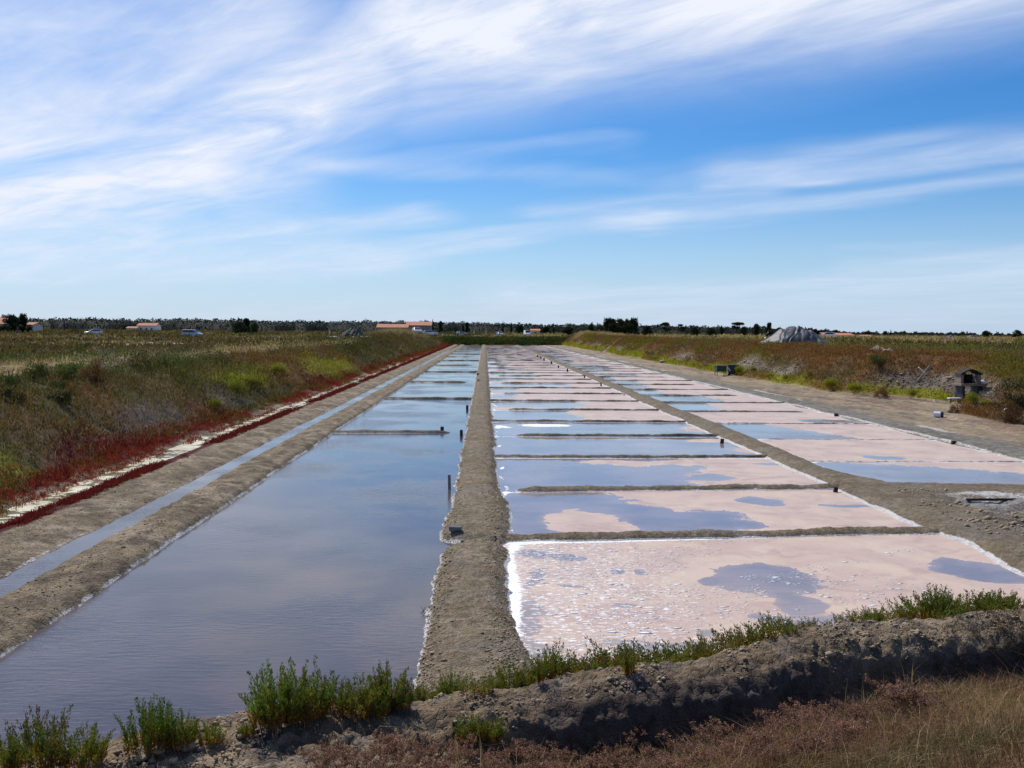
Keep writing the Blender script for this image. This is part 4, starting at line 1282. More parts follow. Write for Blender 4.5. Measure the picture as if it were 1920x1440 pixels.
# ---- pinkish sea lavender in the ditch
def lavender(seed, H=.26):
    rg = np.random.default_rng(seed)
    S = MB(); P, D, L, CC = [], [], [], []
    for s in range(15):
        b = np.append(rg.normal(0, .05, 2), 0); a = rg.uniform(0, 6.28)
        tip = b + np.array([math.cos(a) * .10, math.sin(a) * .10, H * rg.uniform(.55, 1.0)])
        S.tube(b, tip, .0018, .0012, 4, False)
        for k in range(8):
            a2 = rg.uniform(0, 6.28); q = tip + np.array([math.cos(a2) * .045, math.sin(a2) * .045, rg.uniform(-.03, .025)])
            S.tube(tip - [0, 0, .05], q, .001, .0008, 3, False)
            n = 16
            P.append(q[None] + rg.normal(0, .009, (n, 3))); d = rg.normal(size=(n, 3)); d[:, 2] += .6
            D.append(d); L.append(rg.uniform(.010, .020, n))
            CC.append(lerp(C(.15, .05, .04)[None], C(.46, .30, .25), rg.uniform(0, 1, n) ** 1.4) * rg.uniform(.7, 1.1))
    v, f, c = leaf_quads(np.concatenate(P), np.concatenate(D), np.concatenate(L), np.concatenate(L) * .55, np.concatenate(CC), seed)
    me = mesh_raw('flower_heads', v, f, M['leaf'], dict(col=c))
    st = bpy.data.meshes.new('stems'); st.from_pydata(S.v, [], S.f); st.materials.append(M['wood_dark'])
    return me, st
LAV = [lavender(s) for s in (1, 2, 3, 4)]
rg = np.random.default_rng(8)
lav_spots = [(x, float(np.interp(x, [560, 700, 850, 1000, 1150, 1300, 1500, 1700], [1462, 1456, 1446, 1450, 1440, 1415, 1392, 1365])) + dy, s)
             for x in range(600, 1600, 33) for dy, s in ((rg.uniform(-12, 8), 1.0), (rg.uniform(22, 60), .9))] + [(1690, 1345, 1.25), (1712, 1350, 1.1), (1670, 1352, .9), (1505, 1372, 1.1), (1620, 1362, 1.0)]
for i, (px, py, s) in enumerate(lav_spots):
    p = hit(px, py)
    me, st = LAV[i % 4]
    t = thing('sea_lavender', (p[0], p[1], float(fore_h(p[0], p[1])) - .01), 'low plant with pinkish flower heads in the ditch below the bank', 'plant', 'pinkish flowering plants in the ditch', rg.uniform(0, 6.28))
    k = s * rg.uniform(.62, 1.0) * (.85 if px < 1080 else 1.0)
    t.scale = (k, k, k)
    link('flower_heads', me, t); link('stems', st, t, kind='stuff')

def dry_grass():
    rg = np.random.default_rng(41)
    N = 90000
    X = rg.uniform(-3, 7.5, N); q = rg.uniform(-4.2, -1.25, N)
    Y = q / .927 + 8.5 + .404 * X
    k = (rg.uniform(0, 1, N) < sst(-.2, 1.3, X + .6 * (q + 2.5) * -1 * 0 + .5 * fbm(X, Y, 191, 3))) & (Y > 4.2)
    X, Y, q = X[k], Y[k], q[k]
    n = fbm(X * .9, Y * .9, 192, 3); n2 = fbm(X * 2.2, Y * 2.2, 193, 3)
    col = lerp(np.broadcast_to(C(.29, .19, .095), (len(X), 3)), C(.20, .10, .055), sst(-.2, .4, n))
    col = lerp(col, C(.09, .085, .03), .8 * sst(.1, .5, n2))
    col = np.where((rg.uniform(0, 1, len(X)) < .16)[:, None], STRAW * rg.uniform(.5, 1.3, (len(X), 1)), col * rg.uniform(.5, 1.4, (len(X), 1)))
    H = rg.uniform(.05, .17, len(X)) * (1 + .5 * n)
    H = np.where(rg.uniform(0, 1, len(X)) < .02, H * 1.9, H)
    H = H * (1 - .55 * sst(-1.9, -1.3, q))
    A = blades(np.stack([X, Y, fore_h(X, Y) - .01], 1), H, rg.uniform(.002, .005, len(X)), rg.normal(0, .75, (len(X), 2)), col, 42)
    # withered stalks standing against the bank
    X = rg.uniform(-1, 7, 260); q = rg.uniform(-1.7, -.8, 260); Y = q / .927 + 8.5 + .404 * X
    B = blades(np.stack([X, Y, fore_h(X, Y)], 1), rg.uniform(.15, .42, 260), np.full(260, .005), rg.normal(0, .45, (260, 2)), np.tile(STRAW * .9, (260, 1)), 43)
    stuff('dry_grass', [A, B], M['dry'])
    # dark olive herb cover at the right edge of the bank
    X = rg.uniform(3.6, 8.5, 2600); q = rg.normal(-.75, .45, 2600); Y = q / .927 + 8.5 + .404 * X
    k = rg.uniform(0, 1, 2600) < sst(4.2, 6.0, X)
    X, Y = X[k], Y[k]
    cc = lerp(np.broadcast_to(C(.055, .060, .022), (len(X), 3)), C(.10, .055, .045), RNG.uniform(0, 1, len(X)))
    r = RNG.uniform(.03, .08, len(X))
    c2 = tufts(np.stack([X, Y, fore_h(X, Y)], 1), r, r * 1.2, cc, 26, np.full(len(X), .024), 44, .3, .6)
    # small green and yellow herbs near the drying grass
    X = rg.uniform(-2, 7, 900); q = rg.uniform(-3.4, -1.5, 900); Y = q / .927 + 8.5 + .404 * X
    k = fbm(X * .8, Y * .8, 194, 3) > .15
    X, Y = X[k], Y[k]; r = RNG.uniform(.02, .06, len(X))
    cc = lerp(np.broadcast_to(C(.10, .085, .025), (len(X), 3)), C(.13, .035, .03), RNG.uniform(0, 1, len(X)) ** 2)
    c3 = tufts(np.stack([X, Y, fore_h(X, Y)], 1), r, r * 1.4, cc, 22, np.full(len(X), .022), 45, .3, .8)
    stuff('undergrowth', [c2, c3], M['leaf'])
dry_grass()

# ------------------------------------------------------------------ trees
def tree_meshes(seed, H=7.0, Wd=5.0, style='round', n=3000, dark=1.0, leaf=.34):
    n = int(n * 1.5); leaf *= 1.15
    rg = np.random.default_rng(seed)
    T = MB()
    T.tube((0, 0, -.3), (rg.normal(0, .1), rg.normal(0, .1), H * .35), .16 * H / 7, .10 * H / 7, 7)
    P, D, L, CC = [], [], [], []
    K = {'round': 34, 'pine': 9, 'column': 18, 'bush': 34, 'ragged': 30}[style]
    for k in range(K):
        a = rg.uniform(0, 6.28)
        if style == 'pine':
            z = H * rg.choice([.55, .72, .92, .95]) + rg.normal(0, .2); r = Wd / 2 * rg.uniform(.2, .9) * (1.0 if z < H * .8 else .75); cr, cz = Wd * .24, H * .065
        elif style == 'column':
            z = H * rg.uniform(.12, .95); r = Wd / 2 * rg.uniform(0, .6) * (1.05 - z / H); cr, cz = Wd * .30 * (1.15 - z / H), H * .11
        elif style == 'bush':
            z = H * rg.uniform(.05, .85); r = Wd / 2 * rg.uniform(.1, .85) * math.sqrt(max(.1, 1 - (z / H) ** 2)); cr, cz = Wd * .17, H * .16
        elif style == 'ragged':
            z = H * rg.uniform(.08, .95); r = Wd / 2 * rg.uniform(.05, .85) * (1.1 - .8 * z / H); cr, cz = Wd * .13, H * .12
        else:
            z = H * rg.uniform(.12, .88); r = Wd / 2 * rg.uniform(.05, .8) * math.sqrt(max(.08, 1 - (z / H) ** 2.2)); cr, cz = Wd * .15, H * .13
        c = np.array([math.cos(a) * r, math.sin(a) * r, z])
        T.tube((0, 0, min(z * .6, H * .33)), tuple(c), .05 * H / 7, .015 * H / 7, 4, False)
        m = n // K
        u = unit(rg.normal(size=(m, 3))) * rg.uniform(.35, 1.05, (m, 1))
        P.append(c + u * [cr, cr, cz]); d = rg.normal(size=(m, 3)); d[:, 2] += .7
        D.append(d); L.append(leaf * rg.uniform(.6, 1.3, m))
        b = lerp(C(.016, .026, .013)[None], C(.040, .050, .020), rg.uniform(0, 1, m)) * rg.uniform(.7, 1.35)
        CC.append(b * dark)
    P = np.concatenate(P); P[:, 2] = np.maximum(P[:, 2], .05)
    v, f, c = leaf_quads(P, np.concatenate(D), np.concatenate(L), np.concatenate(L) * .6, np.concatenate(CC), seed)
    cm = mesh_raw('crown', v, f, M['tree_leaf'], dict(col=c))
    tm = bpy.data.meshes.new('trunk'); tm.from_pydata(T.v, [], T.f); tm.materials.append(M['bark'])
    return cm, tm

TREES = {}
def tree(style, px, top, base, Y, wpx, label, group=None, dark=1.0, seed=1, leafk=1.0):
    a = far(px, base, Y); b = far(px, top, Y)
    gz = float(total_h(a[0], Y))
    H = b[2] - gz; Wd = wpx / FPX * math.hypot(a[0], Y)
    key = (style, seed % 3, dark)
    if key not in TREES: TREES[key] = tree_meshes(seed, 7.0, 7.0, style, 3600 if style != 'pine' else 2400, dark, .36)
    cm, tm = TREES[key]
    t = thing({'round': 'tree', 'pine': 'pine_tree', 'column': 'cypress_tree', 'bush': 'bush', 'ragged': 'tree'}[style], (a[0], Y, gz), label,
              {'pine': 'pine tree', 'bush': 'bush'}.get(style, 'tree'), group, random.uniform(0, 6.28))
    t.scale = (Wd / 7.0, Wd / 7.0, H / 7.0)
    link('crown', cm, t); link('trunk', tm, t)
    return t

GT = 'trees standing out along the horizon'
for args in (
        ('round', 22, 588, 626, 235, 34, 'broad dark tree in front of the pale house at the left edge', 1),
        ('ragged', 44, 590, 626, 232, 26, 'pointed dark tree touching the right side of the left-edge tree', 2),
        ('bush', 56, 608, 628, 226, 16, 'small round green bush at the right foot of the left-edge trees', 3),
        ('bush', 6, 610, 628, 222, 22, 'brown green bush below the pale house at the left edge', 4),
        ('bush', 450, 602, 625, 300, 32, 'dark green bush clump left half, between the minivan and the green tarp', 5),
        ('ragged', 462, 598, 625, 304, 26, 'dark green tree with a pointed top beside the bush clump', 6),
        ('bush', 478, 605, 625, 300, 20, 'low dark bush at the right end of the bush clump', 7),
        ('bush', 140, 617, 628, 290, 20, 'low dark bush left of the white hatchback', 8),
        ('ragged', 1140, 598, 628, 265, 36, 'tall ragged dark tree at the left end of the big right-hand clump', 2),
        ('round', 1162, 596, 628, 270, 34, 'tallest round dark tree in the big right-hand clump', 1),
        ('ragged', 1188, 598, 628, 268, 34, 'spiky dark tree at the right end of the big right-hand clump', 5),
        ('bush', 1152, 603, 630, 262, 30, 'dense dark bush filling the left half of the big right-hand clump', 5),
        ('bush', 1176, 603, 630, 262, 30, 'dense dark bush filling the right half of the big right-hand clump', 8),
        ('ragged', 1149, 599, 628, 268, 22, 'ragged tree between the two tallest of the big right-hand clump', 6),
        ('ragged', 1176, 600, 628, 268, 22, 'ragged tree right of the middle of the big right-hand clump', 2),
        ('bush', 1125, 609, 628, 262, 24, 'low dark tree left of the big right-hand clump', 3),
        ('bush', 1212, 610, 630, 262, 24, 'low dark tree right of the big right-hand clump', 7),
        ('round', 1108, 606, 626, 300, 16, 'small dark tree with a pointed top left of the right-hand clump', 4),
        ('pine', 1246, 606, 630, 310, 20, 'umbrella pine with a single high crown right of the big clump', 1),
        ('pine', 1275, 609, 630, 330, 18, 'small pine with a thin crown between the big clump and the layered pine', 2),
        ('round', 1303, 611, 630, 360, 18, 'pale round tree in the right-hand tree line', 1),
        ('round', 1333, 614, 631, 340, 24, 'broad low tree left of the layered pine', 4),
        ('pine', 1384, 605, 631, 300, 22, 'layered pine with flat plates of foliage left of the covered heap', 3),
        ('round', 1394, 612, 631, 305, 18, 'round tree joined to the layered pine', 5),
        ('round', 1418, 606, 632, 310, 18, 'dark tree left of the pair behind the standing person', 2),
        ('ragged', 1441, 606, 632, 312, 20, 'dark tree right above the standing person', 1),
        ('round', 1353, 610, 631, 420, 10, 'narrow tree among the right-hand tree line', 6),
        ('column', 1463, 614, 632, 330, 8, 'narrow dark tree left of the top of the covered heap', 1),
        ('round', 1498, 616, 632, 380, 14, 'round tree just above the top of the covered heap', 3),
        ('round', 1530, 616, 632, 380, 16, 'round tree above the right shoulder of the covered heap', 6),
        ('round', 1568, 618, 633, 420, 12, 'small round tree above the farmhouse roofs on the right', 2),
        ('round', 1624, 621, 633, 450, 20, 'round tree between the farmhouses and the straw coloured field', 5),
        ('round', 1660, 620, 633, 450, 14, 'bushy tree above the straw coloured field', 1),
        ('column', 1670, 619, 633, 455, 6, 'narrow pointed tree above the straw coloured field', 2),
        ('round', 1848, 619, 636, 430, 14, 'lone round tree near the right end of the horizon', 4),
        ('round', 1906, 618, 638, 330, 18, 'larger tree at the right edge of the photo', 2),
        ('column', 811, 600, 624, 470, 7, 'narrow tree at the right end of the red-roofed buildings', 1),
        ('ragged', 826, 603, 624, 480, 14, 'ragged tree right of the red-roofed buildings', 3),
        ('column', 868, 603, 625, 500, 6, 'thin tree above the parked car at the head of the pans', 2),
        ('ragged', 876, 605, 625, 500, 12, 'ragged tree above the head of the pans', 6),
        ('column', 943, 603, 626, 520, 6, 'slim tree above the dark car', 1),
        ('column', 958, 606, 626, 520, 8, 'slim tree between the dark car and the white van', 2),
        ('round', 975, 608, 626, 500, 18, 'round tree left of the white van', 1),
        ('round', 1022, 611, 626, 420, 22, 'round tree right of the white van', 3),
        ('bush', 1065, 612, 627, 330, 26, 'wide dark bush between the van and the right-hand clump', 8),
        ('column', 1038, 607, 626, 430, 7, 'thin tree right of the round one by the van', 1)):
    tree(args[0], args[1], args[2], args[3], args[4], args[5], args[6], GT, 1.0, args[7])

def treeline():
    cx = [-900, 60, 240, 350, 480, 600, 700, 800, 830, 900, 1000, 1040, 1100, 1200, 1300, 1500, 1600, 1700, 1800, 1930, 2900]
    ct = [600, 600.5, 601.5, 600, 602.5, 604.5, 603.5, 604, 605, 606.5, 610, 611, 609.5, 611, 613, 618, 624.5, 625.5, 627, 629, 633]
    rg = np.random.default_rng(51)
    N = 80000
    px = rg.uniform(-500, 2400, N)
    Yd = 640 + 50 * rg.uniform(0, 1, N) + 30 * fbm(px * .01, 1, 201, 3)
    X = np.tan(np.arctan((px - 960) / FPX) + R(1.6)) * Yd
    hor = 622 + (px - 907) * .007
    top = np.interp(px, cx, ct)
    bump_ = 2.2 * fbm(px * .06, 3, 202, 4, .6) + 1.3 * fbm(px * .25, 7, 203, 2) + 1.4 * np.maximum(0, fbm(px * .4, 9, 204, 2) - .35) * 3
    dist = np.hypot(X, Yd)
    zt = 3.8 + (hor - top + bump_) * dist / FPX
    z0 = 2.2
    u = rg.uniform(0, 1, N) ** .7
    Z = z0 + (np.maximum(zt, z0 + 1.0) - z0) * u
    P = np.stack([X, Yd, Z], 1)
    D = rg.normal(size=(N, 3)); D[:, 2] = np.abs(D[:, 2]) * .5
    tone = fbm(px * .09, u * 1.5, 205, 4)
    col = lerp(C(.014, .023, .018)[None], C(.034, .042, .026), sst(-.3, .5, tone)) * rg.uniform(.7, 1.3, (N, 1))
    col = lerp(col, C(.045, .038, .036), .5 * sst(.2, .6, fbm(px * .05, 4, 206, 3)) * (u < .6))
    L = rg.uniform(.7, 1.4, N)
    A = leaf_quads(P, D, L, L * .65, col, 52)
    # the dense inside of the wood: a lumpy body a few metres deep
    pxs = np.arange(-500, 2400, 2.5); t = np.linspace(0, 1, 9)
    PX, T = np.meshgrid(pxs, t, indexing='ij')
    bb = 2.2 * fbm(PX * .06, 3, 202, 4, .6)
    hor = 622 + (PX - 907) * .007
    Yc = 640 + 30 * fbm(PX * .01, 1, 201, 3)
    an = np.tan(np.arctan((PX - 960) / FPX) + R(1.6))
    zt = 3.8 + (hor - np.interp(PX, cx, ct) + bb + .1) * np.hypot(an * Yc, Yc) / FPX
    zz = z0 - .6 + np.maximum(zt - z0, .6) * np.sin(T * np.pi) ** .5 + .0
    YY = Yc + 46 * T
    V = np.stack([an * YY, YY, zz], -1).reshape(-1, 3)
    i = np.arange(PX.size).reshape(PX.shape)
    F = np.stack([i[:-1, :-1], i[1:, :-1], i[1:, 1:], i[:-1, 1:]], -1).reshape(-1, 4)
    cc = lerp(C(.013, .020, .016)[None], C(.024, .030, .022), RNG.uniform(0, 1, len(V)))
    stuff('treeline', [A, (V, F, cc)], M['tree_leaf'])
treeline()

# ------------------------------------------------------------------ bushes that stand out on the banks
def bush_mesh(seed, ca, cb, n=2600, leaf=.05):
    rg = np.random.default_rng(seed)
    K = 24; P, D, L, CC = [], [], [], []
    for k in range(K):
        a = rg.uniform(0, 6.28); z = rg.uniform(.1, .8); r = rg.uniform(.1, .42) * math.sqrt(1.05 - z)
        c = np.array([math.cos(a) * r, math.sin(a) * r, z * .9]); m = n // K
        u = unit(rg.normal(size=(m, 3))) * rg.uniform(.3, 1, (m, 1)) * [.16, .16, .17]
        P.append(c + u); d = u * 4 + rg.normal(size=(m, 3)) * .5; d[:, 2] += 1.0
        D.append(d); L.append(leaf * rg.uniform(.6, 1.4, m))
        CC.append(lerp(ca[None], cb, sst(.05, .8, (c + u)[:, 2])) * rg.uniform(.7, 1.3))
    v, f, c = leaf_quads(np.concatenate(P), np.concatenate(D), np.concatenate(L), np.concatenate(L) * .35, np.concatenate(CC), seed)
    return mesh_raw('foliage', v, f, M['leaf'], dict(col=c))
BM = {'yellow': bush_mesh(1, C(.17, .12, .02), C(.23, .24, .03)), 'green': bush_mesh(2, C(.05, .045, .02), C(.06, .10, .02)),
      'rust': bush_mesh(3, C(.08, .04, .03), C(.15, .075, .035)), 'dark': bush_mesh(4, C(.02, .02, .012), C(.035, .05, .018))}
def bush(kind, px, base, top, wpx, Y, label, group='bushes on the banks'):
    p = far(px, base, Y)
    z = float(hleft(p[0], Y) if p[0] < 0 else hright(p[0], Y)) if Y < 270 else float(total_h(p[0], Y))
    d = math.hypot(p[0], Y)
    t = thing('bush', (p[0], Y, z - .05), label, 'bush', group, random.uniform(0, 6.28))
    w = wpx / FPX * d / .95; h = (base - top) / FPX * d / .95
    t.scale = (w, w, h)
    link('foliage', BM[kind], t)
def Yof(px, X):
    r = ray(px, 700); return X * r[1] / r[0]
EXTRA = [('yellow' if i % 4 else 'rust', px, 21.9 + .25 * (i % 3), 0, 0, w, lab) for i, (px, w, lab) in enumerate((
    (1160, 18, 'yellow green bush right after the plank ramp'), (1192, 20, 'yellow green bush behind the white block by the path'), (1265, 26, 'yellow green bush right of the grey boulder'), (1300, 24, 'yellow green bush midway between the grey boulder and the green bin'),
    (1325, 22, 'rust tinged bush just left of the green bin'), (1415, 36, 'yellow green bush at the near left end of the long strip'), (1445, 38, 'yellow green bush in the long strip below the covered heap'), (1478, 40, 'broad yellow green bush in the long strip right of the one below the heap'), (1520, 40, 'yellow green bush near the middle of the long strip')))]
for kind, px, X, base, top, w, lab in EXTRA:
    Yb = Yof(px, X); bush(kind, px, 650, 650 - 1850 * .62 / Yb, 1850 * .95 / Yb, Yb, lab)
for kind, px, X, base, top, w, lab in (
        ('yellow', 1820, 22.9, 772, 742, 40, 'yellow green bush in front of the stone barbecue'),
        ('yellow', 1850, 22.9, 765, 745, 34, 'yellow green bush under the table beside the barbecue'),
        ('rust', 1787, 21.8, 775, 757, 24, 'dull red low bush left of the bush before the barbecue'),
        ('yellow', 1715, 24.0, 750, 725, 36, 'round yellow green bush left of the low bench'),
        ('dark', 1902, 22.6, 745, 682, 64, 'big dark green bush on the mound at the right edge'),
        ('rust', 1895, 21.6, 785, 738, 44, 'reddish bush low on the mound at the right edge'),
        ('rust', 1655, 22.4, 742, 716, 34, 'reddish bush at the foot of the bank right of the yellow green strip'),
        ('yellow', 1605, 22.2, 736, 708, 44, 'yellow green bush at the right end of the long strip'),
        ('yellow', 1560, 22.0, 728, 700, 40, 'yellow green bush second from the right end of the long strip'),
        ('yellow', 1388, 21.8, 705, 684, 28, 'bright green bush right behind the grey bin'),
        ('green', 1648, 24.6, 705, 678, 52, 'green bush on top of the right bank above the reddish bush'),
        ('yellow', 1230, 21.8, 676, 662, 24, 'yellow green bush at the bank foot beside the grey boulder'),
        ('green', 70, -14.6, 735, 688, 60, 'green and rust shrub on the crest of the left bank near the edge'),
        ('green', 125, -14.4, 745, 690, 56, 'dark green shrub on the crest of the left bank'),
        ('rust', 178, -14.0, 760, 705, 60, 'rust coloured shrub on the left bank crest'),
        ('dark', 20, -13.6, 800, 745, 50, 'dark shrub low on the left bank at the edge of the photo'),
        ('dark', 115, -12.9, 800, 755, 44, 'dark green shrub in the middle of the left slope'),
        ('yellow', 440, -11.6, 775, 738, 60, 'bright yellow green bush on the left bank, nearest of its patch'),
        ('yellow', 480, -11.8, 757, 726, 56, 'bright yellow green bush on the left bank, middle of its patch'),
        ('yellow', 525, -12.0, 745, 715, 52, 'bright yellow green bush on the left bank, farthest of its patch'),
        ('yellow', 402, -11.2, 785, 758, 40, 'olive green bush at the near end of the yellow green patch'),
        ('yellow', 752, -11.8, 672, 660, 16, 'small yellow green bush on the left bank near the far end'),
        ('yellow', 782, -12.0, 666, 656, 14, 'smallest yellow green bush on the left bank')):
    bush(kind, px, base, top, w, Yof(px, X), lab)

# ------------------------------------------------------------------ buildings
def house(px0, px1, roof_top, eave, Y, depth, label, wall='whitewall', windows=(), base=None, hip=False, chim=False):
    a = far(px0, eave, Y); b = far(px1, eave, Y)
    gz = float(total_h((a[0] + b[0]) / 2, Y)) - .4
    zt = far((px0 + px1) / 2, roof_top, Y)[2]; ze = far((px0 + px1) / 2, eave, Y)[2]
    w = b[0] - a[0]; hgt = ze - gz
    t = thing('house', ((a[0] + b[0]) / 2, Y, gz), label, 'house')
    m = MB(); hw, hd, rz_ = w / 2, depth, zt - gz
    m.add([(-hw, 0, 0), (hw, 0, 0), (hw, hd, 0), (-hw, hd, 0), (-hw, 0, hgt), (hw, 0, hgt), (hw, hd, hgt), (-hw, hd, hgt), (-hw, hd / 2, rz_ - .12), (hw, hd / 2, rz_ - .12)],
          [(0, 1, 5, 4), (2, 3, 7, 6), (1, 2, 6, 9, 5), (3, 0, 4, 8, 7)])
    m.build('wall', M[wall], t)
    r = MB(); ov = .35; e = hw * .35 if hip else -ov
    th = .14
    for s in (0, 1):
        y0 = -ov if s == 0 else hd + ov
        sl = (rz_ - hgt) / (hd / 2)
        z0 = hgt - ov * sl
        vs = [(-hw - ov, y0, z0), (hw + ov, y0, z0), (hw - e, hd / 2, rz_), (-hw + e, hd / 2, rz_)]
        vs += [(x, y, z + th) for x, y, z in vs]
        r.add(vs, [(0, 1, 2, 3), (4, 5, 6, 7), (0, 1, 5, 4), (1, 2, 6, 5), (2, 3, 7, 6), (3, 0, 4, 7)])
    rf = r.build('roof', M['roof'], t)
    if chim: MB().box((hw * .4, hd * .5, rz_ + .3), (.6, .5, .8)).build('chimney', M['cream'], rf)
    for fx, fz, ww, wh, kind in windows:
        x = -hw + w * fx
        wn = MB().box((x, -.03, hgt * fz), (ww, .10, wh)).build('window' if kind == 'w' else 'door', M['wood_dark'], t)
        MB().box((x, -.09, hgt * fz), (ww * .84, .03, wh * .84)).build('pane', M['glass'], wn)
    return t
house(707, 764, 608, 614, 400, 8, 'long low grey building with orange tiled roof beyond the green tarp', 'greywall', ((.15, .5, 1.0, 1.2, 'w'), (.46, .5, 1.1, 1.0, 'w'), (.66, .5, 2.4, .9, 'w'), (.8, .5, 1.6, .9, 'w')))
house(762, 808, 603.5, 610, 412, 9, 'taller grey barn with orange tiled roof joined to the long building', 'greywall', ((.3, .35, 2.2, 2.4, 'd'), (.62, .5, 1.0, .9, 'w'), (.85, .5, 1.0, .9, 'w')))
house(257, 292, 606, 610.5, 560, 9, 'white house with pink tiled roof standing before the wood on the left', 'whitewall', ((.2, .5, 1.0, 1.2, 'w'), (.5, .5, 1.0, 1.2, 'w'), (.78, .5, 1.0, 1.2, 'w')), chim=True)
house(237, 256, 612.5, 615, 556, 7, 'low outbuilding with red tiled roof left of the white house', 'cream', ((.4, .5, 1.0, .9, 'w'),))
house(-60, 12, 594, 607, 262, 9, 'pale house with light orange roof behind the trees at the left edge', 'cream', ((.55, .5, 1.0, 1.2, 'w'), (.9, .5, 1.0, 1.2, 'w')), chim=True)
house(48, 61, 605, 609, 270, 6, 'small cream outbuilding right of the left-edge trees', 'cream', ((.5, .5, .7, .8, 'w'),))
house(996, 1012, 617.2, 619.8, 480, 7, 'small cream house with tiled roof right of the white van', 'cream', ((.5, .5, 1.0, 1.0, 'w'),))
house(1543, 1557, 624, 627.5, 380, 6, 'small reddish house right of the covered heap', 'cream', ((.5, .5, .9, .9, 'w'),))
house(1564, 1600, 625, 629, 360, 8, 'low white farmhouse with salmon roof right of the covered heap', 'whitewall', ((.3, .5, 1.0, .9, 'w'), (.7, .5, 1.0, .9, 'w')))
house(1616, 1636, 628.5, 631, 400, 6, 'low house with brick red roof at the left end of the straw coloured field', 'cream', ((.5, .5, .9, .8, 'w'),))

# ------------------------------------------------------------------ vehicles
def car(px, Y, head, label, kind='hatch', paint='carwhite', zoff=0.0, cat='car', k=1.0):
    "side profiles in metres, the nose towards +x"
    p = far(px, 625, Y); z = float(total_h(p[0], Y)) + zoff
    t = thing({'van': 'white_van'}.get(kind, 'parked_car'), (p[0], Y, z), label, cat, 'cars and vans beyond the salt pans', head)
    t.scale = (k, k, k)
    prof = {'hatch': [(-1.95, .35), (-2.0, .75), (-1.85, 1.0), (1.05, .95), (1.85, .78), (2.0, .6), (1.95, .32)],
            'mpv': [(-2.15, .35), (-2.2, .9), (-2.1, 1.05), (1.35, 1.02), (2.05, .82), (2.2, .6), (2.15, .32)],
            'van': [(-2.4, .4), (-2.45, 1.1), (-2.4, 1.25), (1.6, 1.2), (2.25, .95), (2.35, .6), (2.3, .35)]}[kind]
    cab = {'hatch': [(-1.85, .98), (-1.45, 1.42), (.10, 1.46), (.95, .95)],
           'mpv': [(-2.12, 1.03), (-1.95, 1.62), (.35, 1.68), (1.45, 1.02)],
           'van': [(-2.42, 1.2), (-2.38, 2.15), (.9, 2.15), (1.75, 1.2)]}[kind]
    hw = .84 if kind != 'van' else .95
    def ext(poly, w0, w1, z0, z1):
        n = len(poly); vs = []
        for s in (-1, 1):
            for x, zz in poly:
                f = (zz - z0) / (z1 - z0) if z1 > z0 else 0
                vs.append((x, s * (w0 + (w1 - w0) * max(0, min(1, f))), zz))
        return vs, [tuple(range(n)), tuple(range(n, 2 * n))[::-1]] + [(i, i + n, (i + 1) % n + n, (i + 1) % n) for i in range(n)]
    b = MB(); b.add(*ext(prof, hw, hw * .98, .3, 1.0))
    top = cab[1][1]
    b.add(*ext(cab, hw * .94, hw * .78, cab[0][1], top))
    body = b.build('body', M[paint], t, bevel=.05)
    # glass: side windows, windscreen and rear window set a little proud
    def ins(poly, k):
        cx = sum(q[0] for q in poly) / len(poly); cz = sum(q[1] for q in poly) / len(poly)
        return [(cx + (x - cx) * k, cz + (zz - cz) * (k - .06)) for x, zz in poly]
    sp = ins(cab, .86) if kind != 'van' else [(.35, 1.30), (.35, 1.95), (.85, 1.95), (1.45, 1.30)]
    for s in (-1, 1):
        g_ = MB(); vs = []
        for x, zz in sp:
            f = (zz - cab[0][1]) / (top - cab[0][1])
            y = s * (hw * .94 + (hw * .78 - hw * .94) * f + .012)
            vs.append((x, y, zz))
        vs2 = [(x, y - s * .03, zz) for x, y, zz in vs]
        n = len(vs)
        g_.add(vs + vs2, [tuple(range(n)), tuple(range(n, 2 * n))] + [(i, (i + 1) % n, (i + 1) % n + n, i + n) for i in range(n)])
        g_.build('side_window', M['glass'], t)
    for (x0, z0), (x1, z1), nm, sg in ((cab[3], cab[2], 'windscreen', 1), (cab[0], cab[1], 'rear_window', -1)):
        a0, a1 = .14, .90
        q = []
        for f in (a0, a1):
            x = x0 + (x1 - x0) * f; zz = z0 + (z1 - z0) * f; w = (hw * .94 + (hw * .78 - hw * .94) * f) * .90
            q += [(x + sg * .02, -w, zz + .012), (x + sg * .02, w, zz + .012)]
        m = MB(); q2 = [(x - sg * .03, y, zz - .02) for x, y, zz in q]
        m.add(q + q2, [(0, 1, 3, 2), (4, 5, 7, 6), (0, 1, 5, 4), (2, 3, 7, 6), (0, 2, 6, 4), (1, 3, 7, 5)])
        m.build(nm, M['glass'], t)
    L = prof[-1][0]
    for x in (-L * .62, L * .64):
        for s in (-1, 1):
            w = MB().tube((x, s * (hw - .2), .31), (x, s * (hw + .02), .31), .31, None, 16).build('wheel', M['tyre'], t)
            MB().tube((x, s * (hw + .02), .31), (x, s * (hw + .035), .31), .19, None, 12).build('rim', M['rim'], w)
    for s in (-1, 1):
        MB().box((L - .02, s * hw * .72, .66), (.10, .32, .14)).build('headlight', M['lamp'], t)
        MB().box((-L, s * hw * .80, .80), (.08, .18, .22)).build('tail_light', M['red'], t)
    return t
car(175, 195, R(205), 'white hatchback parked facing left in the marsh near the left side', 'hatch', 'carwhite', 0.05, 'car', .85)
car(361, 187, R(-12), 'silver white minivan facing right in the marsh on the left', 'mpv', 'carsilver', 0.0, 'car', .88)
car(782, 212, R(-75), 'small white car parked in front of the grey barn between two grassy mounds', 'hatch', 'carsilver', .10)
car(807, 262, R(8), 'white car of which only the roof shows behind the second grassy mound', 'hatch', 'carwhite', .45)
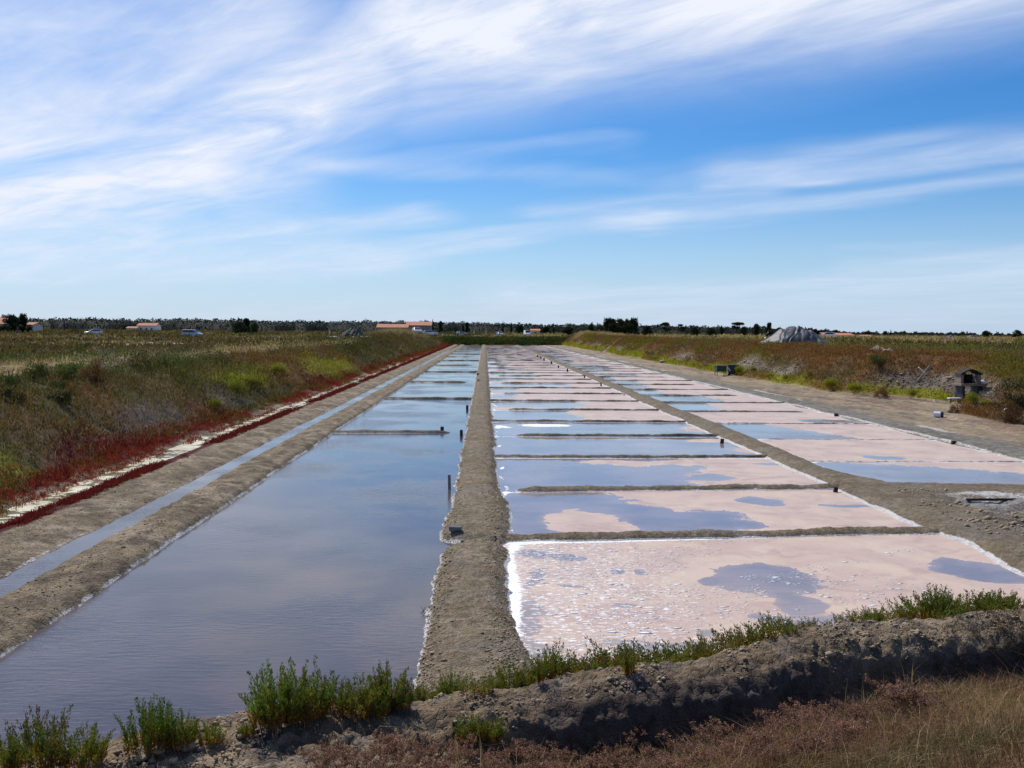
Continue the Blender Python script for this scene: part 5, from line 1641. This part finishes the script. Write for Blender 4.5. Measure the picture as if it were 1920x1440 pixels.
car(866, 360, R(15), 'pale car half hidden at the head of the left pan', 'hatch', 'carsilver', 0.0)
car(938, 330, R(-80), 'silver car with dark windscreen seen head-on above the central pan', 'hatch', 'carsilver', .05)
car(988, 350, R(-83), 'white van seen head-on above the head of the middle pans', 'van', 'carwhite', 0.0, 'van', .95)
car(1551, 240, R(160), 'white car parked in front of the small reddish house on the right', 'hatch', 'carwhite', .1)
car(1783, 330, R(170), 'silver car parked far right beyond the straw coloured field', 'hatch', 'carsilver', .1)
car(1825, 335, R(10), 'dark windowed grey car right of the silver car beyond the straw field', 'hatch', 'carsilver', .1)

def marker(px, Y, hgt, label):
    p = far(px, 628, Y); z = float(total_h(p[0], Y))
    o = MB().tube((0, 0, -.1), (0, 0, hgt), .10, .10, 8).build('marker_post', M['white'])
    o.location = (p[0], Y, z)
    tag(o, label, 'post', 'white marker posts along the far track')
marker(618, 215, 1.25, 'white marker post left of the dark green tarp')
marker(830, 300, 1.5, 'white marker post right of the second grassy mound')
marker(861, 345, 1.7, 'white marker post left of the pale half hidden car')
marker(889, 345, 1.8, 'white marker post above the central dike end')
marker(911, 345, 1.6, 'white marker post between the central dike and the head-on silver car')
marker(931, 345, 1.5, 'white marker post close to the left side of the head-on silver car')
marker(566, 260, 1.0, 'pale marker post left of the dark green tarp, the farther one')

# ------------------------------------------------------------------ covered heaps
def heap(name, px, base, Y, w, d, h, mat, prof, seed, label, fold=.10, rz=0.0):
    p = far(px, base, Y)
    X0 = p[0]
    gz = float(total_h(X0, Y)) if abs(X0) > 26 else (float(hleft(X0, Y)) if X0 < 0 else float(hright(X0, Y)))
    gz = max(gz, p[2] - .05)
    nx, ny = 110, 64
    u = np.linspace(-1, 1, nx); v = np.linspace(-1, 1, ny)
    U, V = np.meshgrid(u, v)
    s = np.interp(U, [q[0] for q in prof], [q[1] for q in prof])
    across = np.clip(1 - np.abs(V) ** 1.6, 0, 1) ** .8
    Z = h * s * across
    edge = np.clip(1 - np.maximum(np.abs(U), np.abs(V)), 0, 1)
    dg = U * 3.2 + V * 1.6
    rid = (1 - np.abs(2 * vn(dg * 1.6 + .4 * fbm(U * 3, V * 3, seed), V * 1.2, seed) - 1)) ** 3
    rid2 = (1 - np.abs(2 * vn(U * 5 - V * 3 + fbm(U * 2, V * 2, seed + 1), V * 2.5 + U, seed + 2) - 1)) ** 4
    Z = Z + fold * (rid * .5 + rid2 * .25) * sst(0, .12, edge)
    for a_, b_, wd, dp in ((-.80, .42, .030, .16), (-.52, .50, .026, .22), (-.24, .34, .05, .16), (-.10, .30, .04, .14), (.10, .10, .035, .15), (.33, -.12, .04, .16)):
        q_ = (U - a_ - b_ * (V + 1) + .03 * np.sin(V * 7 + a_ * 9)) / wd
        Z = Z + fold / .24 * dp * (-np.exp(-q_ ** 2) + .7 * np.exp(-(q_ - 2.1) ** 2)) * sst(0, .10, edge) * sst(.6, .2, V) + .03 * fbm(U * 3, V * 3, seed + 3, 2)
    Z = Z + .06 * sst(.03, .0, edge) * vn(U * 20, V * 20, seed + 4) - .25 * (edge <= 0)
    X = U * w / 2 * (1 + .05 * fbm(V * 2, U * 0, seed + 5)) + .12 * w * fold * fbm(V * 5, 0 * U, seed + 6, 2)
    YY = V * d / 2 * (1 + .10 * fbm(U * 3, V * 0, seed + 7, 3))
    o = link(name, grid(name, X, YY, Z, mat))
    o.location = (X0, Y, gz); o.rotation_euler = (0, 0, rz)
    tag(o, label, 'covered heap')
    return o, gz
hp, hz = heap('covered_heap', 1498, 648, 104, 8.0, 5.8, 1.95, M['tarp'], [(-1, 0), (-.86, .20), (-.48, .84), (-.25, .97), (-.05, 1.0), (.12, .96), (.40, .66), (.75, .27), (1, 0.02)], 5,
              'large salt heap covered with a shiny black plastic sheet on the right bank', .13)
hg, hgz = heap('covered_heap', 662, 638, 165, 5.6, 4.5, 1.95, M['tarp_green'], [(-1, 0), (-.7, .35), (-.25, .85), (.05, 1.0), (.35, .85), (.75, .30), (1, 0)], 9,
               'heap covered with a dark green sheet on the left bank', .10)
def sack(x, y, z, sx, label, grp, mat='sack', sz=.22):
    m = bpy.data.meshes.new('sack')
    v, f = [], []
    nu, nv = 10, 6
    rgs = random.Random(int(x * 100) + int(y * 10))
    for j in range(nv + 1):
        for i in range(nu):
            a = 2 * math.pi * i / nu; b = -math.pi / 2 + math.pi * j / nv
            e = .75
            cx = math.copysign(abs(math.cos(a)) ** e, math.cos(a)) * math.cos(b); cy = math.copysign(abs(math.sin(a)) ** e, math.sin(a)) * math.cos(b)
            k = 1 + rgs.uniform(-.10, .10)
            v.append((cx * sx / 2 * k, cy * sx * .32 * k, math.sin(b) * sz / 2 + sz * .42))
    for j in range(nv):
        for i in range(nu): f.append((j * nu + i, j * nu + (i + 1) % nu, (j + 1) * nu + (i + 1) % nu, (j + 1) * nu + i))
    m.from_pydata(v, [], f); m.materials.append(M[mat])
    for pp in m.polygons: pp.use_smooth = True
    o = link('sack', m); o.location = (x, y, z); o.rotation_euler = (rgs.uniform(-.2, .2), rgs.uniform(-.2, .2), rgs.uniform(-.8, .8))
    tag(o, label, 'sack', grp)
    return o
for i, (px, py) in enumerate([(620, 635), (628, 633.5), (645, 638.5), (657, 638), (664, 638), (671, 637.5), (677, 640.5), (680, 635), (684, 637.5), (688, 636), (694, 636), (697, 640), (701, 637.5), (707, 637)]):
    p = far(px, py, 159 + (i % 3) * .6); gz = float(hleft(p[0], p[1])) if p[0] > -29 else float(total_h(p[0], p[1]))
    sack(p[0], p[1], gz + (.25 if i in (7, 9, 10) else .06), .75 + .2 * (i % 2), ('white sack lying apart left of the dark green sheet, the %s' % ('left one' if i == 0 else 'right one')) if i < 2 else 'pale sack at the foot of the dark green sheet, %s from the left' % ORD[i - 2], 'sacks around the green sheet', sz=.42)
for i, (px, py) in enumerate([(1552, 650), (1558, 651), (1565, 653), (1571, 653), (1523, 650)]):
    p = far(px, py, 101.5); gz = float(total_h(p[0], p[1]))
    sack(p[0], p[1], gz + .05, .45, ('grey white stone on the right corner of the black sheet, %s from the left' % ORD[i] if i < 4 else 'small pink white stone at the front edge of the black plastic sheet'), 'weights on the black sheet', 'white', .28)

# ------------------------------------------------------------------ people
def person(px, Y, label, pose, rz, top='darkcloth', legs='darkcloth'):
    p = far(px, 630, Y)
    z = float(total_h(p[0], Y)) if Y > 0 else 0
    t = thing('person', (p[0], Y, z), label, 'person', None, rz)
    def skin(name, pts, edges, rad, mat, parent):
        me = bpy.data.meshes.new(name); me.from_pydata(pts, edges, []); me.update()
        o = link(name, me, parent); me.materials.append(M[mat])
        s = o.modifiers.new('skin', 'SKIN'); s.use_smooth_shade = True
        for i, r_ in enumerate(rad): me.skin_vertices[0].data[i].radius = (r_, r_)
        me.skin_vertices[0].data[0].use_root = True
        sub = o.modifiers.new('sub', 'SUBSURF'); sub.levels = sub.render_levels = 1
        return o
    P = pose
    names = ['pelvis', 'waist', 'chest', 'neck', 'head0', 'head1', 'shL', 'elL', 'haL', 'shR', 'elR', 'haR', 'hipL', 'knL', 'anL', 'toL', 'hipR', 'knR', 'anR', 'toR']
    rad = [.14, .13, .16, .06, .085, .08, .07, .045, .035, .07, .045, .035, .10, .06, .045, .04, .10, .06, .045, .04]
    E = [(0, 1), (1, 2), (2, 3), (3, 4), (4, 5), (2, 6), (6, 7), (7, 8), (2, 9), (9, 10), (10, 11), (0, 12), (12, 13), (13, 14), (14, 15), (0, 16), (16, 17), (17, 18), (18, 19)]
    pts = [P[n_] for n_ in names]
    skin('body', pts, E, rad, 'skin', t)
    idx = [0, 1, 2, 6, 7, 8, 9, 10, 11]; mp = {k: i for i, k in enumerate(idx)}
    sh = [pts[k] for k in idx]; sh[5] = tuple(Vector(pts[7]).lerp(Vector(pts[8]), .85)); sh[8] = tuple(Vector(pts[10]).lerp(Vector(pts[11]), .85))
    skin('jacket', sh, [(mp[a], mp[b]) for a, b in E if a in mp and b in mp], [rad[k] + .025 for k in idx], top, t)
    idx = [0, 12, 13, 14, 16, 17, 18]; mp = {k: i for i, k in enumerate(idx)}
    skin('trousers', [pts[k] for k in idx], [(mp[a], mp[b]) for a, b in E if a in mp and b in mp], [rad[k] + .022 for k in idx], legs, t)
    h = Vector(P['head1'])
    m = bpy.data.meshes.new('hair'); b_ = MB()
    import bmesh
    bm = bmesh.new(); bmesh.ops.create_icosphere(bm, subdivisions=2, radius=.105)
    for v_ in bm.verts: v_.co = Vector((v_.co.x, v_.co.y, max(v_.co.z, -.03))) + h + Vector((0, .012, .03))
    bm.to_mesh(m); bm.free(); m.materials.append(M['hair']); link('hair', m, t)
    return t
stand = dict(pelvis=(0, 0, .92), waist=(.05, 0, 1.08), chest=(.14, 0, 1.30), neck=(.20, 0, 1.46), head0=(.23, 0, 1.56), head1=(.25, 0, 1.66), shL=(.12, .17, 1.38), elL=(.38, .22, 1.22), haL=(.62, .18, 1.18),
             shR=(.12, -.17, 1.38), elR=(.36, -.22, 1.18), haR=(.60, -.16, 1.12), hipL=(0, .10, .86), knL=(.03, .12, .48), anL=(-.03, .13, .08), toL=(.13, .14, .04), hipR=(0, -.10, .86), knR=(.0, -.14, .48), anR=(-.10, -.15, .08), toR=(.06, -.16, .04))
bend = dict(pelvis=(0, 0, .88), waist=(-.10, 0, 1.02), chest=(-.30, 0, 1.16), neck=(-.42, 0, 1.26), head0=(-.50, 0, 1.32), head1=(-.56, 0, 1.38), shL=(-.30, .17, 1.20), elL=(-.36, .20, .95), haL=(-.44, .18, .72),
            shR=(-.30, -.17, 1.20), elR=(-.40, -.22, .98), haR=(-.52, -.20, .76), hipL=(0, .10, .84), knL=(-.08, .12, .46), anL=(.04, .13, .08), toL=(-.12, .14, .04), hipR=(0, -.10, .84), knR=(.06, -.13, .46), anR=(.16, -.14, .08), toR=(.02, -.15, .04))
person(1437, 112, 'person in dark jacket and white trousers at the left end of the covered heap', stand, 0.0, 'darkcloth', 'whitecloth')
person(276, 290, 'person in dark clothes bending forward on the track before the white house', bend, 0.0)

# ------------------------------------------------------------------ things in and beside the pans
def stake(px, py, hpx, wpx, label, mat='wood_dark', z=-.02, group='short stakes and pipes beside the pans', nm='stake', lean=0):
    p = on(px, py, 0.0); d = math.hypot(p[0], p[1])
    h = hpx / FPX * d; r = max(.02, wpx / 2 / FPX * d)
    o = MB().tube((0, 0, -.08), (lean * h, 0, h), r, r * .92, 8).build(nm, M[mat], bevel=0)
    o.location = (p[0], p[1], z); tag(o, label, 'stake' if nm == 'stake' else 'pipe', group)
    return o
o = stake(843, 917, 29, 6, 'grey pipe standing upright at the waterline left of the central dike', 'pipe', nm='standing_pipe', lean=-.03)
cap = MB().tube((0, 0, 0), (0, 0, .012), .045, .045, 8)
stake(829, 809, 10, 7, 'dark stake standing on the long island dike in the left pan')
stake(865, 817, 12, 6, 'dark stake in the water between the island dike and the central dike')
stake(876, 768, 9, 5, 'dark stake left of the central dike, third along it')
stake(897, 718, 7, 4, 'dark stake left of the central dike, nearer of the far pair')
stake(896, 706, 7, 4, 'dark stake left of the central dike, farther of the far pair')
stake(695, 743.5, 4, 5, 'small dark plug on the ditch bank at the left cross dike')
for i, (px, py, h) in enumerate([(1008, 669, 3.5), (1014, 672, 3.5), (1020, 676, 4.5), (1033.7, 682.5, 5.5), (1047, 689.5, 5), (1064, 697, 6.5), (1096, 708.5, 5.5), (1127, 724, 6.5)]):
    stake(px, py, h, 3, 'small dark stake along the left foot of the middle dike, %s from the far end' % ORD[i], group='stakes along the middle dike')
stake(1170, 741, 5, 5, 'small pale stake along the left foot of the middle dike', 'white', group='stakes along the middle dike')
def plug(px, py, w, h, label):
    p = on(px, py, .06); d = math.hypot(p[0], p[1])
    b = MB().box((0, 0, h / FPX * d / 2 - .02), (w / FPX * d, w / FPX * d * .8, h / FPX * d + .04), Matrix.Rotation(.15, 3, 'Y'))
    b.tube((0, -w / FPX * d * .42, .02), (0, -w / FPX * d * .6, .03), .02, .02, 6)
    o = b.build('sluice_plug', M['wood_dark'], bevel=.008)
    o.location = (p[0], p[1], .03); tag(o, label, 'plug', 'black plugs at the pan corners')
plug(1354, 828, 6, 7, 'black plug at the corner of a middle pan, second from the camera')
plug(1567, 918, 7, 7, 'black plug at the corner of a middle pan nearest to the camera')
plug(1788, 830, 7, 5, 'black plug on the white edge beside the right path')
plug(1568, 778, 6, 4, 'black plug on the white edge beside the right path, farther one')
p = on(854, 991, .20)
o = MB().tube((-.115, .0, 0), (.105, -.03, 0), .047, .047, 14).build('lying_pipe', M['pipe'], smooth=False)
o.location = (p[0], p[1], float(hdike_c(p[0], p[1])) + .05); tag(o, 'short grey pipe lying across the central dike', 'pipe')
e_ = MB().tube((.106, -.030, 0), (.109, -.0305, 0), .036, .036, 14).build('pipe_mouth', M['black'], o)
p = on(866, 1015, .08)
o = MB().tube((0, 0, -.10), (.01, 0, .10), .032, .030, 12).build('upright_pipe', M['bluepipe'])
o.location = (p[0], p[1], float(hdike_c(p[0], p[1])) + .02); tag(o, 'short blue grey pipe stub in the small cut through the central dike', 'pipe')
p = on(794, 1150, 0)
m = MB()
for a, b in (((-.03, 0, -.02), (.03, 0, .10)), ((.02, .01, -.02), (-.03, 0, .09)), ((0, 0, .02), (-.05, 0, .01)), ((0, 0, .03), (.05, 0, .08))): m.tube(a, b, .004, .002, 5)
o = m.build('dead_twig', M['wood_dark']); o.location = (p[0], p[1], 0); tag(o, 'small dark twig sticking out of the water left of the central dike', 'twig')
# pole on the mud flat at the right
p = on(1812, 937, .2); q = on(1990, 938, .2)
o = MB().tube((0, 0, 0), (q[0] - p[0], q[1] - p[1], .02), .030, .025, 8).build('lying_pole', M['wood_dark'])
o.location = (p[0], p[1], float(hmid(p[0], p[1])) + .05); tag(o, 'long dark pole lying on the rough mud at the right edge', 'pole')
# bucket beside the path
p = on(1760, 781, .15)
t = thing('bucket', (p[0], p[1], float(hright(p[0], p[1])) + .13), 'white bucket lying on its side beside the right path', 'bucket', None, R(-25))
MB().tube((-.20, 0, 0), (.08, 0, .02), .15, .13, 16).build('bucket_side', M['white'], t)
MB().tube((.08, 0, .02), (.20, 0, .02), .135, .12, 16).build('bucket_base', M['black'], t)
for px, py, s, lab, mt in ((1184, 674, .22, 'small white block beside the path at the foot of the right bank', 'salt'), (1241, 680, .55, 'grey boulder at the foot of the right bank', 'clod'), (1888, 748, .16, 'small white stone on the mound at the right edge', 'salt')):
    X_ = 21.3 if px < 1300 else 22.6; Y_ = Yof(px, X_)
    v, f = clod_mesh(1, np.zeros((1, 3)), np.array([s]), px, .8)
    me = bpy.data.meshes.new('stone'); me.from_pydata([tuple(k) for k in v], [], [tuple(int(i) for i in k) for k in f]); me.materials.append(M[mt])
    o = link('stone', me); o.location = (X_, Y_, float(hright(X_, Y_)) + s * .3); sb = o.modifiers.new('s', 'SUBSURF'); sb.levels = sb.render_levels = 2
    tag(o, lab, 'stone')
# plank ramp up the right bank
Y_ = Yof(1126, 21.0)
a = Vector((21.0, Y_ - 2, .15)); b = Vector((25.4, Y_ + 6, 2.75))
d = b - a
t = thing('plank_ramp', a, 'long grey plank ramp leading up the right bank near the far end', 'ramp')
for k in range(2):
    off = Vector((.30 * k, -.22 * k, 0))
    MB().box(d / 2 + off, (d.length, .42, .08), d.to_track_quat('X', 'Z').to_matrix()).build('plank', M['wood_grey'], t)

# green bin and grey bin beside the path
X_, Y_ = 20.4, Yof(1351, 20.4)
z_ = float(hright(X_, Y_))
t = thing('storage_bin', (X_, Y_, z_), 'dark green bin with pale rimmed lid on legs beside the right path', 'bin', None, R(6))
MB().box((0, 0, .62), (.85, .6, .50)).build('bin_body', M['greenbox'], t, bevel=.02)
MB().box((0, 0, .90), (.95, .68, .05)).build('lid', M['wood_grey'], t, bevel=.01)
for sx in (-.40, .40):
    for sy in (-.26, .26): MB().box((sx, sy, .185), (.05, .05, .37)).build('leg', M['wood_dark'], t)
t2 = thing('wheeled_bin', (X_ + 1.02, Y_ - .15, z_), 'dark grey wheeled bin joined to the right of the green one', 'bin', None, R(-8))
m = MB(); m.add([(-.36, -.3, .12), (.36, -.3, .12), (.36, .3, .12), (-.36, .3, .12), (-.44, -.38, .92), (.44, -.38, .92), (.44, .38, .92), (-.44, .38, .92)], [(3, 2, 1, 0), (4, 5, 6, 7), (0, 1, 5, 4), (1, 2, 6, 5), (2, 3, 7, 6), (3, 0, 4, 7)])
m.build('bin_body', M['greybox'], t2, bevel=.03)
MB().box((0, 0, .95), (.94, .80, .05)).build('lid', M['greenbox'], t2, bevel=.015)
for s in (-1, 1): MB().tube((s * .34, -.34, .12), (s * .34, -.26, .12), .12, .12, 14).build('wheel', M['tyre'], t2)
o = MB().tube((0, 0, 0), (.24, -.02, -.26), .035, .035, 8).build('white_rod', M['white'])
o.location = (X_ + .46, Y_ - .62, z_ + .72); tag(o, 'short white rod leaning between the green bin and the grey bin', 'rod')
o = MB().box((0, 0, .07), (.20, .16, .13)).build('white_block', M['white'], bevel=.02)
o.location = (X_ + .30, Y_ - .75, z_ - .01); tag(o, 'small white block on the ground under the green bin', 'block')

# stone barbecue corner at the foot of the bank
YB = 52.5
def bp(px): 
    r = ray(px, 725); return r[0] * YB / r[1]
xb = bp(1815); zb = float(hright(xb, YB)); zb = min(zb, .75)
t = thing('stone_barbecue', (xb, YB, zb - .05), 'stone barbecue with a dark arched fireplace at the foot of the right bank', 'barbecue', None, R(8))
for s in (-1, 1): MB().box((s * .46, 0, .33), (.16, .62, .70)).build('leg', M['greybox'], t)
MB().box((0, -.05, .72), (1.42, .82, .12)).build('hearth_slab', M['concrete'], t, bevel=.015)
for s in (-1, 1): MB().box((s * .52, .05, 1.02), (.16, .60, .48)).build('side_wall', M['concrete'], t, bevel=.01)
MB().box((0, .33, 1.02), (.90, .08, .48)).build('back_wall', M['soot'], t)
# hood: a gable with an arch cut out, sooty inside
arch = [(-.44, 1.262)] + [(-.44 * math.cos(math.pi * k / 10), 1.262 + .20 * math.sin(math.pi * k / 10)) for k in range(1, 10)] + [(.44, 1.262)]
outer = [(-.66, 1.262), (-.62, 1.33), (-.45, 1.42), (-.28, 1.49), (-.14, 1.54), (0, 1.57), (.14, 1.54), (.28, 1.49), (.45, 1.42), (.62, 1.33), (.66, 1.262)]
m = MB(); n = len(arch); vs = []
for y in (-.30, .34):
    vs += [(x, y, z) for x, z in arch] + [(x, y, z) for x, z in outer]
fs = []
for b0 in (0, 2 * n):
    for i in range(n - 1): fs.append((b0 + i, b0 + i + 1, b0 + n + i + 1, b0 + n + i))
for i in range(n - 1): fs += [(i, i + 1, 2 * n + i + 1, 2 * n + i), (n + i, n + i + 1, 3 * n + i + 1, 3 * n + i)]
m.add(vs, fs).build('hood', M['wood_dark'], t)
MB().box((0, .20, .80), (.85, .30, .05)).build('ash_bed', M['soot'], t)
xt = bp(1846)
t = thing('garden_table', (xt, YB + .3, zb), 'low red topped table standing right of the stone barbecue', 'table', None, R(-5))
MB().box((0, 0, .62), (.80, .55, .06)).build('tabletop', M['red'], t, bevel=.01)
MB().box((0, 0, .54), (.72, .48, .10)).build('apron', M['red'], t)
for sx in (-.34, .34):
    for sy in (-.2, .2): MB().box((sx, sy, .25), (.05, .05, .52)).build('leg', M['wood_grey'], t)
sack(xt - .02, YB + .25, zb + .66, .52, 'white bag lying on the red topped table', None, 'white', .26)
o = MB().box((0, 0, .0), (.42, .22, .09)).build('white_tray', M['white'], bevel=.02)
o.location = (xt + .32, YB - .25, zb + .28); tag(o, 'white tray in front of the red topped table', 'tray')
MBt = MB(); MBt.box((xt + .32, YB - .25, zb + .10), (.30, .18, .28)); o = MBt.build('small_crate', M['greenbox'], bevel=.01); tag(o, 'dark green crate carrying the white tray', 'crate')
m = MB(); m.tube((0, 0, 0), (0, .12, .03), .42, .40, 20)
o = m.build('grey_disc', M['greybox'], bevel=.01); o.location = (xt + .78, YB + .3, zb + .45); tag(o, 'round grey lid leaning upright behind the red topped table', 'lid')
o = MB().tube((0, 0, 0), (.07, 0, .0), .09, .08, 10).build('white_cup', M['white']); o.location = (bp(1826), YB + .1, zb + 1.18); 
tag(o, 'small white pot at the upper right corner of the barbecue', 'pot')
MB().tube((.035, 0, -.45), (.035, 0, 0), .012, .012, 6).build('stem', M['wood_grey'], o)
xk = bp(1773)
t = thing('low_bench', (xk, YB - 1.0, float(hright(xk, YB - 1.0))), 'low bench with a white top left of the stone barbecue', 'bench')
MB().box((0, 0, .27), (.64, .30, .06)).build('bench_top', M['white'], t, bevel=.01)
for s in (-1, 1): MB().box((s * .24, 0, .11), (.10, .26, .26)).build('leg', M['concrete'], t)
o = MB().tube((0, 0, 0), (.36, 0, -.30), .030, .030, 8).build('white_stick', M['white']); o.location = (bp(1733.5), YB + .8, zb + 1.78 - .22); tag(o, 'short white stick crossing a brown plank on the right bank', 'stick')
o = MB().box((0, 0, 0), (.10, .05, 1.05), Matrix.Rotation(R(38), 3, 'Y')).build('leaning_plank', M['wood_grey']); o.location = (bp(1748), YB + 1.0, zb + 1.25); tag(o, 'thin brown plank leaning on the bank behind the white stick', 'plank')
o = MB().box((0, 0, 0), (.22, .08, .04), Matrix.Rotation(R(15), 3, 'Y')).build('pale_plank', M['white']); o.location = (bp(1746), YB - .6, float(hright(bp(1746), YB - .6)) + .10); tag(o, 'tiny pale plank on the ground left of the low bench', 'plank')
# heap of stones on the plateau
for i, (px, py) in enumerate([(1640, 661), (1647, 659), (1654, 659), (1661, 660), (1668, 662), (1644, 663), (1656, 663)]):
    Y_ = 66 + (i % 3) * .8; p = far(px, py, Y_)
    v, f = clod_mesh(1, np.zeros((1, 3)), np.array([.42]), 70 + i, .75)
    me = bpy.data.meshes.new('stone'); me.from_pydata([tuple(k) for k in v], [], [tuple(int(q) for q in k) for k in f]); me.materials.append(M['clod'])
    o = link('stone', me); o.location = (p[0], p[1], float(hright(p[0], p[1])) + .18); tag(o, 'grey stone in the small heap on the right bank, %s' % ('upper row, %s from the left' % ORD[i] if i < 5 else 'lower row, %s from the left' % ORD[i - 5]), 'stone', 'stones in the small heap')
